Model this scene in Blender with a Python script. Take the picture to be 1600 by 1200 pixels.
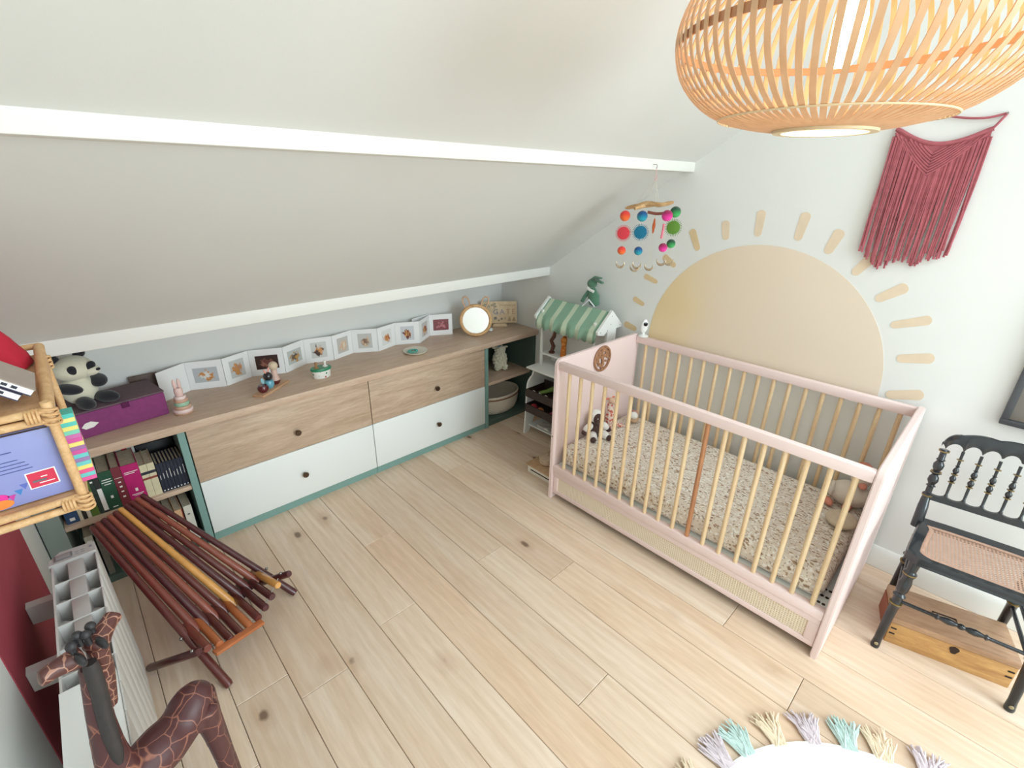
import bpy, bmesh, math, random
from mathutils import Matrix, Vector, Euler
random.seed(7)
sc = bpy.context.scene
COL = sc.collection
for o in list(bpy.data.objects):
    bpy.data.objects.remove(o, do_unlink=True)

# ------------------------------------------------------------------ camera
YAW, PIT, ROL, FPX = 0.76168785, 0.39978702, 0.01575885, 741.35
CAM = Vector((0, 0, 1.492))
fw = Vector((math.sin(YAW) * math.cos(PIT), math.cos(YAW) * math.cos(PIT), -math.sin(PIT)))
rt = Vector((math.cos(YAW), -math.sin(YAW), 0)); up = rt.cross(fw)
r2 = math.cos(ROL) * rt + math.sin(ROL) * up
u2 = -math.sin(ROL) * rt + math.cos(ROL) * up
cam = bpy.data.objects.new('camera', bpy.data.cameras.new('camera'))
COL.objects.link(cam)
cam.matrix_world = Matrix(((r2.x, u2.x, -fw.x, CAM.x), (r2.y, u2.y, -fw.y, CAM.y), (r2.z, u2.z, -fw.z, CAM.z), (0, 0, 0, 1)))
cam.data.sensor_width = 36; cam.data.lens = 36 * FPX / 1600; cam.data.clip_start = 0.02
sc.camera = cam

# ------------------------------------------------------------------ world, daylight, exposure
sc.view_settings.view_transform = 'Standard'; sc.view_settings.look = 'None'
sc.view_settings.gamma = 1; sc.view_settings.use_curve_mapping = False
sc.view_settings.exposure = 0.36
w = bpy.data.worlds.new('world'); sc.world = w; w.use_nodes = True
w.node_tree.nodes['Background'].inputs[0].default_value = (0.93, 0.97, 1.0, 1)
w.node_tree.nodes['Background'].inputs[1].default_value = 1.0
sc.cycles.max_bounces = 8; sc.cycles.diffuse_bounces = 5
sc.cycles.use_denoising = True
sc.cycles.sample_clamp_indirect = 6

def area(name, loc, target, sx, sy, power, col):
    d = bpy.data.lights.new(name, 'AREA'); d.shape = 'RECTANGLE'; d.size = sx; d.size_y = sy
    d.energy = power; d.color = col
    o = bpy.data.objects.new(name, d); COL.objects.link(o); o.location = loc
    o.rotation_euler = (Vector(target) - Vector(loc)).to_track_quat('-Z', 'Y').to_euler()
    return o
# daylight by the window behind the camera, plus an added unseen overhead fill
area('daylight_window', (1.25, -2.88, 1.5), (0.5, 2, 0.7), 1.5, 1.5, 60, (0.78, 0.93, 1.0))
area('roof_fill_light', (1.3, -1.5, 2.70), (1.3, -1.499, 0), 1.4, 1.4, 26.5, (0.80, 0.93, 1.0))

# ------------------------------------------------------------------ helpers
def L(r, g=None, b=None):
    if g is None: r, g, b = int(r[0:2], 16), int(r[2:4], 16), int(r[4:6], 16)
    f = lambda c: (c / 255 / 12.92) if c / 255 <= 0.04045 else ((c / 255 + 0.055) / 1.055) ** 2.4
    return (f(r), f(g), f(b), 1)

MATS = {}
class NT:
    def __init__(s, name):
        s.m = bpy.data.materials.new(name); s.m.use_nodes = True; s.t = s.m.node_tree
        s.b = s.t.nodes['Principled BSDF']
    def n(s, typ, **kw):
        nd = s.t.nodes.new(typ)
        for k, v in kw.items():
            if k.startswith('i_'):
                key = k[2:]; key = int(key) if key.isdigit() else key
                nd.inputs[key].default_value = v
            else: setattr(nd, k, v)
        return nd
    def l(s, a, b): s.t.links.new(a, b)
    def ramp(s, fac, stops, interp='LINEAR'):
        r = s.n('ShaderNodeValToRGB'); r.color_ramp.interpolation = interp
        e = r.color_ramp.elements
        while len(e) < len(stops): e.new(0.5)
        for el, (p, c) in zip(e, stops): el.position = p; el.color = c
        s.l(fac, r.inputs[0]); return r
    def mix(s, fac, a, b, mode='MIX'):
        m = s.n('ShaderNodeMix', data_type='RGBA', blend_type=mode)
        for v, i in ((fac, 0), (a, 6), (b, 7)):
            if hasattr(v, 'is_linked'): s.l(v, m.inputs[i])
            else: m.inputs[i].default_value = v
        return m.outputs[2]
    def math(s, op, a, b=0.0):
        m = s.n('ShaderNodeMath', operation=op)
        for v, i in ((a, 0), (b, 1)):
            if hasattr(v, 'is_linked'): s.l(v, m.inputs[i])
            else: m.inputs[i].default_value = v
        return m.outputs[0]
    def coords(s, scale=(1, 1, 1), kind='Object', rnd=0):
        tc = s.n('ShaderNodeTexCoord'); mp = s.n('ShaderNodeMapping'); mp.inputs['Scale'].default_value = scale
        if rnd:
            oi = s.n('ShaderNodeObjectInfo'); cb = s.n('ShaderNodeCombineXYZ')
            v = s.math('MULTIPLY', oi.outputs['Random'], rnd)
            for i in range(3): s.l(v, cb.inputs[i])
            s.l(cb.outputs[0], mp.inputs['Location'])
        s.l(tc.outputs[kind], mp.inputs[0]); return mp.outputs[0]
    def bump(s, h, strength=0.3, dist=0.002):
        b = s.n('ShaderNodeBump'); b.inputs['Strength'].default_value = strength; b.inputs['Distance'].default_value = dist
        s.l(h, b.inputs['Height']); s.l(b.outputs[0], s.b.inputs['Normal'])

def mat(name, col, rough=0.5, metal=0, var=0.0, vscale=30, bump=0.0, bscale=200, sheen=0, emit=None, es=0, coat=0, trans=0):
    if name in MATS: return MATS[name]
    k = NT(name); k.b.inputs['Base Color'].default_value = col
    k.b.inputs['Roughness'].default_value = rough; k.b.inputs['Metallic'].default_value = metal
    k.b.inputs['Coat Weight'].default_value = coat
    if sheen: k.b.inputs['Sheen Weight'].default_value = sheen; k.b.inputs['Sheen Roughness'].default_value = 0.5
    if emit: k.b.inputs['Emission Color'].default_value = emit; k.b.inputs['Emission Strength'].default_value = es
    if trans: k.b.inputs['Transmission Weight'].default_value = trans
    if var:
        nz = k.n('ShaderNodeTexNoise', i_Scale=vscale, i_Detail=4.0); k.l(k.coords(), nz.inputs['Vector'])
        lo = tuple(c * (1 - var) for c in col[:3]) + (1,); hi = tuple(min(1, c * (1 + var)) for c in col[:3]) + (1,)
        k.l(k.ramp(nz.outputs[0], [(0.3, lo), (0.7, hi)]).outputs[0], k.b.inputs['Base Color'])
    if bump:
        nb = k.n('ShaderNodeTexNoise', i_Scale=bscale, i_Detail=3.0); k.l(k.coords(), nb.inputs['Vector'])
        k.bump(nb.outputs[0], bump)
    MATS[name] = k.m; return k.m

def wood(name, lo, hi, scale=(8, 8, 1), rough=0.5, rnd=37, tone=0.0, grain=6, coat=0):
    if name in MATS: return MATS[name]
    k = NT(name); v = k.coords(scale, rnd=rnd)
    n1 = k.n('ShaderNodeTexNoise', i_Scale=float(grain), i_Detail=6.0, i_Roughness=0.6, i_Distortion=0.6); k.l(v, n1.inputs['Vector'])
    n2 = k.n('ShaderNodeTexNoise', i_Scale=float(grain * 7), i_Detail=3.0); k.l(v, n2.inputs['Vector'])
    c = k.ramp(n1.outputs[0], [(0.32, lo), (0.68, hi)]).outputs[0]
    f = k.ramp(n2.outputs[0], [(0.3, (0.86, 0.86, 0.86, 1)), (0.65, (1, 1, 1, 1))]).outputs[0]
    c = k.mix(1.0, c, f, 'MULTIPLY')
    if tone:
        oi = k.n('ShaderNodeObjectInfo')
        t = k.ramp(oi.outputs['Random'], [(0, (1 - tone,) * 3 + (1,)), (1, (1, 1, 1, 1))]).outputs[0]
        c = k.mix(1.0, c, t, 'MULTIPLY')
    k.l(c, k.b.inputs['Base Color']); k.b.inputs['Roughness'].default_value = rough; k.b.inputs['Coat Weight'].default_value = coat
    k.bump(n2.outputs[0], 0.12, 0.001)
    MATS[name] = k.m; return k.m

def T(*a): return Matrix.Translation(Vector(a))
def RX(d): return Matrix.Rotation(math.radians(d), 4, 'X')
def RY(d): return Matrix.Rotation(math.radians(d), 4, 'Y')
def RZ(d): return Matrix.Rotation(math.radians(d), 4, 'Z')

def NB(): return bmesh.new()
def _xf(bm, vs, M):
    if M is not None: bmesh.ops.transform(bm, matrix=M, verts=vs)
def box(bm, x0, x1, y0, y1, z0, z1, bev=0, M=None, seg=2):
    r = bmesh.ops.create_cube(bm, size=1)
    vs = r['verts']
    bmesh.ops.scale(bm, vec=(abs(x1 - x0), abs(y1 - y0), abs(z1 - z0)), verts=vs)
    bmesh.ops.translate(bm, vec=((x0 + x1) / 2, (y0 + y1) / 2, (z0 + z1) / 2), verts=vs)
    if bev:
        es = list({e for v in vs for e in v.link_edges})
        b = bmesh.ops.bevel(bm, geom=es, offset=bev, segments=seg, affect='EDGES', profile=0.5)
        vs = list({v for f in b['faces'] for v in f.verts} | {v for v in vs if v.is_valid})
    _xf(bm, vs, M); return bm
def tube(bm, pts, r, seg=8, closed=False, M=None, flat=1.0):
    pts = [Vector(p) for p in pts]; n = len(pts); rings = []
    rs = r if isinstance(r, (list, tuple)) else [r] * n
    ref = None
    for i, p in enumerate(pts):
        if closed: d = pts[(i + 1) % n] - pts[i - 1]
        else: d = pts[min(i + 1, n - 1)] - pts[max(i - 1, 0)]
        d.normalize()
        if ref is None:
            ref = Vector((0, 0, 1)) if abs(d.z) < 0.9 else Vector((1, 0, 0))
        a = (ref - d * ref.dot(d))
        if a.length < 1e-6: a = d.orthogonal()
        a.normalize(); ref = a; b = d.cross(a)
        rings.append([bm.verts.new(p + (a * math.cos(2 * math.pi * k / seg) * flat + b * math.sin(2 * math.pi * k / seg)) * rs[i]) for k in range(seg)])
    m = n if closed else n - 1
    for i in range(m):
        A, B = rings[i], rings[(i + 1) % n]
        for k in range(seg): bm.faces.new((A[k], A[(k + 1) % seg], B[(k + 1) % seg], B[k]))
    if not closed:
        bm.faces.new(list(reversed(rings[0]))); bm.faces.new(rings[-1])
    _xf(bm, [v for rr in rings for v in rr], M); return bm
def lathe(bm, prof, seg=24, M=None):
    rings = []; vs = []
    for r, z in prof:
        if r < 1e-6: v = bm.verts.new((0, 0, z)); rings.append([v]); vs.append(v)
        else:
            rg = [bm.verts.new((r * math.cos(2 * math.pi * k / seg), r * math.sin(2 * math.pi * k / seg), z)) for k in range(seg)]
            rings.append(rg); vs += rg
    for A, B in zip(rings, rings[1:]):
        for k in range(seg):
            k2 = (k + 1) % seg
            if len(A) == 1 and len(B) == 1: continue
            if len(A) == 1: bm.faces.new((A[0], B[k2], B[k]))
            elif len(B) == 1: bm.faces.new((A[k], A[k2], B[0]))
            else: bm.faces.new((A[k], A[k2], B[k2], B[k]))
    if prof[0] != prof[-1]:
        if len(rings[0]) > 1: bm.faces.new(list(reversed(rings[0])))
        if len(rings[-1]) > 1: bm.faces.new(rings[-1])
    _xf(bm, vs, M); return bm
def ell(bm, c, r, M=None, u=16, v=10, lump=0.0):
    if not isinstance(r, (tuple, list)): r = (r, r, r)
    q = bmesh.ops.create_uvsphere(bm, u_segments=u, v_segments=v, radius=1)
    vs = q['verts']
    if lump:
        for x in vs: x.co *= 1 + random.uniform(-lump, lump)
    bmesh.ops.scale(bm, vec=r, verts=vs)
    if M is not None: bmesh.ops.transform(bm, matrix=M, verts=vs)
    bmesh.ops.translate(bm, vec=c, verts=vs); return bm
def prism(bm, poly, z0, z1, M=None):
    a = [bm.verts.new((x, y, z0)) for x, y in poly]; b = [bm.verts.new((x, y, z1)) for x, y in poly]
    n = len(poly)
    bm.faces.new(list(reversed(a))); bm.faces.new(b)
    for i in range(n): bm.faces.new((a[i], a[(i + 1) % n], b[(i + 1) % n], b[i]))
    _xf(bm, a + b, M); return bm
def torus(bm, R, r, M=None, seg=32, s2=8):
    return tube(bm, [(R * math.cos(2 * math.pi * i / seg), R * math.sin(2 * math.pi * i / seg), 0) for i in range(seg)], r, s2, True, M)
def catmull(pts, n=8):
    P = [Vector(p) for p in pts]; out = []
    for i in range(len(P) - 1):
        p0 = P[max(i - 1, 0)]; p1 = P[i]; p2 = P[i + 1]; p3 = P[min(i + 2, len(P) - 1)]
        for k in range(n):
            t = k / n
            out.append(0.5 * ((2 * p1) + (p2 - p0) * t + (2 * p0 - 5 * p1 + 4 * p2 - p3) * t * t + (3 * p1 - p0 - 3 * p2 + p3) * t ** 3))
    out.append(P[-1]); return out

WM = {}
def fin(me, bm, angle=38):
    bmesh.ops.recalc_face_normals(bm, faces=bm.faces)
    bm.to_mesh(me); bm.free()
    if me.polygons:
        me.shade_smooth(); me.set_sharp_from_angle(angle=math.radians(angle))
def obj(name, bm, m, parent=None, local=False, label=None, kind=None):
    W = WM.get(parent, Matrix()) if parent else Matrix()
    if parent and not local: bm.transform(W.inverted())
    me = bpy.data.meshes.new(name); fin(me, bm)
    me.materials.append(m)
    o = bpy.data.objects.new(name, me); COL.objects.link(o)
    if parent: o.parent = parent
    WM[o] = W.copy()
    if label: o['label'] = label
    if kind: o['kind'] = kind
    return o
def piece(name, me, parent, M=None, m=None):
    """a further object on shared mesh data, placed by M in the parent's frame"""
    o = bpy.data.objects.new(name, me); COL.objects.link(o); o.parent = parent
    if M is not None: o.matrix_local = M
    if m is not None:
        o.material_slots[0].link = 'OBJECT'; o.material_slots[0].material = m
    return o
def thing(name, label, cat, loc, rz=0, group=None, M=None):
    o = bpy.data.objects.new(name, None); COL.objects.link(o)
    W = M if M is not None else T(*loc) @ RZ(rz)
    o.matrix_world = W; WM[o] = W.copy(); o.empty_display_size = 0.03
    o['label'] = label; o['category'] = cat
    if group: o['group'] = group
    return o
def tag(o, label, cat, group=None):
    o['label'] = label; o['category'] = cat
    if group: o['group'] = group
    return o
def solo(name, bm, m, label, cat, group=None):
    """a one-mesh thing: origin moved to the base centre"""
    vs = bm.verts
    xs = [v.co.x for v in vs]; ys = [v.co.y for v in vs]; zs = [v.co.z for v in vs]
    c = Vector(((min(xs) + max(xs)) / 2, (min(ys) + max(ys)) / 2, min(zs)))
    bm.transform(T(*-c)); o = obj(name, bm, m); o.location = c; WM[o] = T(*c)
    return tag(o, label, cat, group)
def struct(name, bm, m, label=None):
    o = obj(name, bm, m); o['kind'] = 'structure'
    if label: o['label'] = label
    return o
def text_bm(s, size, M, depth=0.0006):
    cu = bpy.data.curves.new('lettering', 'FONT'); cu.body = s; cu.size = size; cu.align_x = 'CENTER'; cu.align_y = 'CENTER'; cu.extrude = depth
    cu.resolution_u = 2
    o = bpy.data.objects.new('lettering', cu); COL.objects.link(o)
    dg = bpy.context.evaluated_depsgraph_get(); me = bpy.data.meshes.new_from_object(o.evaluated_get(dg))
    bm = bmesh.new(); bm.from_mesh(me); bm.transform(M)
    bpy.data.objects.remove(o); bpy.data.meshes.remove(me); bpy.data.curves.remove(cu)
    return bm

# ------------------------------------------------------------------ materials
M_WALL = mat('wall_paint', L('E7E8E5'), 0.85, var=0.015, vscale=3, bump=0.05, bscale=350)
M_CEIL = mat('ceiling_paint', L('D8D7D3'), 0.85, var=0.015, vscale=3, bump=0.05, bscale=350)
M_TRIM = mat('trim_paint', L('E9E8E2'), 0.5, bump=0.04, bscale=60)
M_RED = mat('dark_red_paint', L('AA4452'), 0.75, var=0.06, vscale=8, bump=0.06, bscale=300)
M_WHITE = mat('white_lacquer', L('EFF3F1'), 0.35)
M_SAGE = mat('blue_green_lacquer', L('7EA29B'), 0.45)
M_DGREEN = mat('dark_green_panel', L('4C5E55'), 0.55)
M_OAKT = wood('worktop_oak', L('CCAE96'), L('DDC3AC'), (1.2, 10, 10), 0.42, 11, grain=5)
M_OAKD = wood('drawer_oak', L('BDA188'), L('D8C0A8'), (1.0, 9, 9), 0.5, 23, grain=4)
M_KNOB = mat('bronze_knob', L('5A4838'), 0.35, 0.7)
M_PINK = mat('pink_lacquer', L('EFD8D4'), 0.42)
M_BEECH = wood('beech_dowel', L('E8C69A'), L('F4DBB4'), (14, 14, 1.5), 0.45, 13, grain=5)
M_BEECHD = wood('reddish_dowel', L('B57A55'), L('CE9468'), (14, 14, 1.5), 0.45, 13, grain=5)
M_LACQ = mat('black_lacquer', L('1A1E23'), 0.22, coat=0.3, var=0.25, vscale=20)
M_GOLD = mat('worn_gilding', L('8C7646'), 0.35, 0.6)
M_BLACK = mat('black_plush', L('23232A'), 0.95, sheen=0.3, bump=0.6, bscale=260)
M_CREAMP = mat('cream_plush', L('E6E2CC'), 0.95, sheen=0.4, bump=0.7, bscale=220)
M_WPLUSH = mat('white_plush', L('EEECE8'), 0.95, sheen=0.4, bump=0.5, bscale=240)
M_BRPLUSH = mat('dark_brown_plush', L('4A3430'), 0.95, sheen=0.2, bump=0.5, bscale=240)
M_RATTAN = wood('rattan_cane', L('CE9D68'), L('E6BF8E'), (6, 6, 6), 0.5, 31, grain=6)
M_PALEWOOD = wood('pale_toy_wood', L('D9BC95'), L('E8D2B0'), (8, 3, 8), 0.55, 17, grain=4)
M_PAPER = mat('white_card', L('F2F3F4'), 0.7)
M_PAGES = mat('page_block', L('C9BEA8'), 0.85, var=0.12, vscale=90)

def floor_mat():
    k = NT('oak_floor'); geo = k.n('ShaderNodeNewGeometry'); oi = k.n('ShaderNodeObjectInfo')
    cb = k.n('ShaderNodeCombineXYZ'); s = k.math('MULTIPLY', oi.outputs['Random'], 61.0)
    for i in range(3): k.l(s, cb.inputs[i])
    va = k.n('ShaderNodeVectorMath', operation='ADD'); k.l(geo.outputs['Position'], va.inputs[0]); k.l(cb.outputs[0], va.inputs[1])
    mp = k.n('ShaderNodeMapping'); mp.inputs['Scale'].default_value = (9, 0.9, 1); k.l(va.outputs[0], mp.inputs[0])
    n1 = k.n('ShaderNodeTexNoise', i_Scale=1.6, i_Detail=5.0, i_Distortion=1.2); k.l(mp.outputs[0], n1.inputs['Vector'])
    n2 = k.n('ShaderNodeTexNoise', i_Scale=14.0, i_Detail=4.0); k.l(mp.outputs[0], n2.inputs['Vector'])
    base = k.ramp(n1.outputs[0], [(0.25, L('E3CBB4')), (0.5, L('ECD9C6')), (0.75, L('F2E4D6'))]).outputs[0]
    fine = k.ramp(n2.outputs[0], [(0.3, (0.92, 0.91, 0.90, 1)), (0.6, (1, 1, 1, 1))]).outputs[0]
    c = k.mix(1.0, base, fine, 'MULTIPLY')
    tone = k.ramp(oi.outputs['Random'], [(0, L(238, 230, 222)), (0.5, L(255, 252, 248)), (1, L(248, 236, 224))]).outputs[0]
    c = k.mix(1.0, c, tone, 'MULTIPLY')
    wv = k.n('ShaderNodeTexWave', i_Scale=1.1, i_Distortion=7.0, i_Detail=2.0); wv.bands_direction = 'X'
    wv.inputs['Detail Scale'].default_value = 0.8; k.l(mp.outputs[0], wv.inputs['Vector'])
    c = k.mix(k.math('MULTIPLY', wv.outputs['Fac'], 0.16), c, L('C2A07A'))
    mk = k.n('ShaderNodeMapping'); mk.inputs['Scale'].default_value = (6.0, 3.4, 1); k.l(va.outputs[0], mk.inputs[0])
    vo = k.n('ShaderNodeTexVoronoi', i_Scale=1.0); k.l(mk.outputs[0], vo.inputs['Vector'])
    sp = k.n('ShaderNodeSeparateColor'); k.l(vo.outputs['Color'], sp.inputs[0])
    pick = k.math('GREATER_THAN', sp.outputs[0], 0.3)
    nz = k.n('ShaderNodeTexNoise', i_Scale=22.0); k.l(geo.outputs['Position'], nz.inputs['Vector'])
    d = k.math('ADD', vo.outputs['Distance'], k.math('MULTIPLY', k.math('SUBTRACT', nz.outputs[0], 0.5), 0.09))
    halo = k.ramp(d, [(0.05, (1, 1, 1, 1)), (0.24, (0, 0, 0, 1))]).outputs[0]
    core = k.ramp(d, [(0.045, (1, 1, 1, 1)), (0.095, (0, 0, 0, 1))]).outputs[0]
    c = k.mix(k.math('MULTIPLY', k.math('MULTIPLY', halo, pick), 0.35), c, L('A97C55'))
    c = k.mix(k.math('MULTIPLY', k.math('MULTIPLY', core, pick), 0.85), c, L('6F5647'))
    k.l(c, k.b.inputs['Base Color']); k.b.inputs['Roughness'].default_value = 0.42
    k.bump(n2.outputs[0], 0.08, 0.001)
    return k.m
M_FLOOR = floor_mat()

# ------------------------------------------------------------------ room shell
XL, XR, YK, YB = -0.29, 2.24, 2.47, -2.95       # left wall, sun wall, knee wall, wall behind the camera
SL = lambda y: 1.012 + 0.667 * (2.03 - y)         # underside of the sloping ceiling
ZC = 2.62; YC = 2.03 - (ZC - 1.012) / 0.667       # flat ceiling and where the slope meets it
bm = NB(); box(bm, XL - 0.1, XR + 0.1, YB - 0.1, YK + 0.1, -0.14, -0.022)
floor = struct('floor', bm, mat('subfloor', L('6E5238'), 0.9, var=0.1))
PW = 0.155; edges = [0.365 + PW * k for k in range(-5, 13)]
joints = {0: [-0.5], 1: [1.227, -0.9], 2: [1.64, -0.4], 3: [0.55], 4: [1.235, -0.8], 5: [0.954, -1.1], 6: [1.877, 0.1], 7: [0.373, 1.6], 8: [1.2, -0.55]}
plank_mesh = {}
for i in range(len(edges) - 1):
    a, b = max(edges[i], XL), min(edges[i + 1], XR)
    if b - a < 0.01: continue
    k = i - 5
    js = sorted(joints.get(k, [random.uniform(-1.4, 0), random.uniform(0.5, 2.0)]))
    ys = [YB] + js + [YK]
    for y0, y1 in zip(ys, ys[1:]):
        bm = NB(); g = 0.0008
        x0, x1, yy0, yy1 = a + g, b - g, y0 + g, y1 - g
        c = ((x0 + x1) / 2, (yy0 + yy1) / 2)
        ch = 0.0016
        lo = [bm.verts.new((x - c[0], y - c[1], -0.022)) for x, y in ((x0, yy0), (x1, yy0), (x1, yy1), (x0, yy1))]
        md = [bm.verts.new((v.co.x, v.co.y, -ch)) for v in lo]
        tp = [bm.verts.new((v.co.x - math.copysign(ch, v.co.x), v.co.y - math.copysign(ch, v.co.y), 0)) for v in lo]
        for A, B in ((lo, md), (md, tp)):
            for q in range(4): bm.faces.new((A[q], A[(q + 1) % 4], B[(q + 1) % 4], B[q]))
        bm.faces.new(tp)
        me = bpy.data.meshes.new('plank'); fin(me, bm, 20); me.materials.append(M_FLOOR)
        piece('plank', me, floor, T(c[0], c[1], 0))
# left wall: white, with a dark red painted field behind the radiator
bm = NB(); box(bm, XL - 0.1, XL, YB, YK, 0, 2.8); wl = struct('wall_left', bm, M_WALL)
bm = NB(); box(bm, XL, XL + 0.002, 1.205, 1.87, 0, 1.3)
obj('red_paint_field', bm, M_RED, wl, label='dark red painted field on the white wall')
bm = NB(); box(bm, XR, XR + 0.1, YB, YK + 0.1, 0, 2.8); struct('wall_right', bm, M_WALL)
bm = NB(); box(bm, XL - 0.1, XR + 0.1, YK, YK + 0.1, 0, 1.2); struct('wall_back', bm, M_WALL)
# wall behind the camera with a window opening
WX0, WX1, WZ0, WZ1 = 0.5, 2.0, 0.75, 2.25
bm = NB()
box(bm, XL, WX0, YB - 0.1, YB, 0, 2.8); box(bm, WX1, XR, YB - 0.1, YB, 0, 2.8)
box(bm, WX0, WX1, YB - 0.1, YB, 0, WZ0); box(bm, WX0, WX1, YB - 0.1, YB, WZ1, 2.8)
struct('wall_front', bm, M_WALL)
bm = NB()
for x0, x1, z0, z1 in ((WX0, WX0 + .05, WZ0, WZ1), (WX1 - .05, WX1, WZ0, WZ1), (WX0, WX1, WZ0, WZ0 + .05), (WX0, WX1, WZ1 - .05, WZ1), (1.225, 1.275, WZ0, WZ1)):
    box(bm, x0, x1, YB - 0.09, YB - 0.04, z0, z1)
struct('window_1', bm, M_TRIM)
# ceiling: slope plus flat part, opening added for the unseen overhead fill
bm = NB()
v = [(XL - .1, 2.06), (XL - .1, YC), (XR + .1, YC), (XR + .1, 2.06)]
lo = [bm.verts.new((x, y, SL(y))) for x, y in v]; hi = [bm.verts.new((x, y, SL(y) + 0.15)) for x, y in v]
bm.faces.new(lo); bm.faces.new(hi)
for i in range(4): bm.faces.new((lo[i], lo[(i + 1) % 4], hi[(i + 1) % 4], hi[i]))
KX0, KX1, KY0, KY1 = 0.6, 2.0, -2.2, -0.8              # opening added to let the overhead fill light through
box(bm, XL - .1, XR + .1, YB - .1, KY0, ZC, ZC + 0.1); box(bm, XL - .1, XR + .1, KY1, YC, ZC, ZC + 0.1)
box(bm, XL - .1, KX0, KY0, KY1, ZC, ZC + 0.1); box(bm, KX1, XR + .1, KY0, KY1, ZC, ZC + 0.1)
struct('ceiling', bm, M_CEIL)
bm = NB()
for x0, x1, y0, y1 in ((KX0, KX0 + .04, KY0, KY1), (KX1 - .04, KX1, KY0, KY1), (KX0, KX1, KY0, KY0 + .04), (KX0, KX1, KY1 - .04, KY1)): box(bm, x0, x1, y0, y1, ZC + .01, ZC + .06)
struct('fill_light_frame', bm, M_TRIM)  # frame added out of view around the overhead fill light
bm = NB(); box(bm, XL, XR, 1.16, 1.28, 1.552, 1.66, 0.004); struct('trim_1', bm, M_TRIM, 'white purlin beam running under the sloping ceiling')
bm = NB(); box(bm, XL, XR, 2.02, YK, 0.966, 1.03, 0.004); struct('trim_2', bm, M_TRIM, 'white beam at the foot of the sloping ceiling')
bm = NB(); prism(bm, [(0, 0), (-0.016, 0), (-0.016, 0.075), (-0.012, 0.082), (-0.010, 0.09), (-0.004, 0.096), (0, 0.096)], YB, 2.10, Matrix(((1, 0, 0, XR), (0, 0, 1, 0), (0, 1, 0, 0), (0, 0, 0, 1))))
struct('baseboard_right', bm, M_TRIM)

# ------------------------------------------------------------------ sun wall decal
def sunmat():
    k = NT('watercolour_sun'); v = k.coords((1, 1, 1))
    n = k.n('ShaderNodeTexNoise', i_Scale=2.2, i_Detail=2.0); k.l(v, n.inputs['Vector'])
    sx = k.n('ShaderNodeSeparateXYZ'); k.l(v, sx.inputs[0])
    f = k.math('ADD', k.math('MULTIPLY', sx.outputs['Y'], 0.9), k.math('MULTIPLY', n.outputs[0], 0.55))
    c = k.ramp(f, [(0.05, L('E9D9C6')), (0.42, L('E7D5BF')), (0.62, L('E9D4AE')), (0.85, L('E6CB98'))]).outputs[0]
    k.l(c, k.b.inputs['Base Color']); k.b.inputs['Roughness'].default_value = 0.8; return k.m
M_SUN = sunmat()
SY, SZ, SR = 0.765, 0.747, 0.518
sun = thing('sun_wall_decal', 'large half sun decal with rays painted above the crib', 'wall decal', (XR, SY, SZ))
YZ = Matrix(((0, 0, 1, 0), (1, 0, 0, 0), (0, 1, 0, 0), (0, 0, 0, 1)))      # local xy -> world yz
a0 = math.asin(-0.02 / SR)
poly = [(SR * math.cos(a0 + (math.pi - 2 * a0) * i / 64), SR * math.sin(a0 + (math.pi - 2 * a0) * i / 64)) for i in range(65)]
bm = NB(); prism(bm, poly, -0.0012, -0.0002, YZ); obj('sun_disc', bm, M_SUN, sun, local=True)
M_RAY = mat('ray_beige', L('E6D2B8'), 0.8, var=0.05, vscale=12)
M_RAY2 = mat('ray_gold', L('DFC69C'), 0.8, var=0.06, vscale=12)
for (y, z, ln, wd, tw) in [(1.106, 1.258, .105, .032, 6), (.968, 1.311, .085, .034, 8), (.828, 1.35, .108, .034, 4), (.662, 1.348, .112, .036, -4), (.537, 1.30, .098, .038, -6), (.418, 1.228, .10, .036, -4),
                       (.308, 1.136, .105, .036, 2), (.224, 1.041, .12, .032, 6), (.176, .914, .11, .036, 0), (.169, .768, .115, .038, -16), (1.312, 1.044, .085, .026, -12), (1.368, .916, .075, .028, 4), (1.402, .769, .085, .034, 10), (1.222, 1.146, .085, .03, -10)]:
    dy, dz = y - SY, z - SZ; an = math.degrees(math.atan2(dz, dy)) + tw
    hp = []
    for i in range(20):
        t = 2 * math.pi * i / 20
        cx = (ln / 2 - wd / 2) * (1 if math.cos(t) > 0 else -1)
        hp.append((cx + wd / 2 * math.cos(t), wd / 2 * math.sin(t) * (1.12 if cx > 0 else 0.9)))
    bm = NB(); prism(bm, hp, -0.0012, -0.0002, YZ @ T(dy, dz, 0) @ RZ(an))
    obj('sun_ray', bm, M_RAY2 if y > 1.0 else M_RAY, sun, local=True)

# ------------------------------------------------------------------ low cabinets under the slope
YF = 2.12; ZT = 0.562; ZW = 0.596          # cabinet front, underside and top of the worktop
bm = NB(); box(bm, XL + 0.002, XR - 0.003, 2.095, YK - 0.002, ZT, ZW, 0.003)
solo('worktop', bm, M_OAKT, 'long oak worktop running over all the low cabinets', 'worktop')
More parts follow.
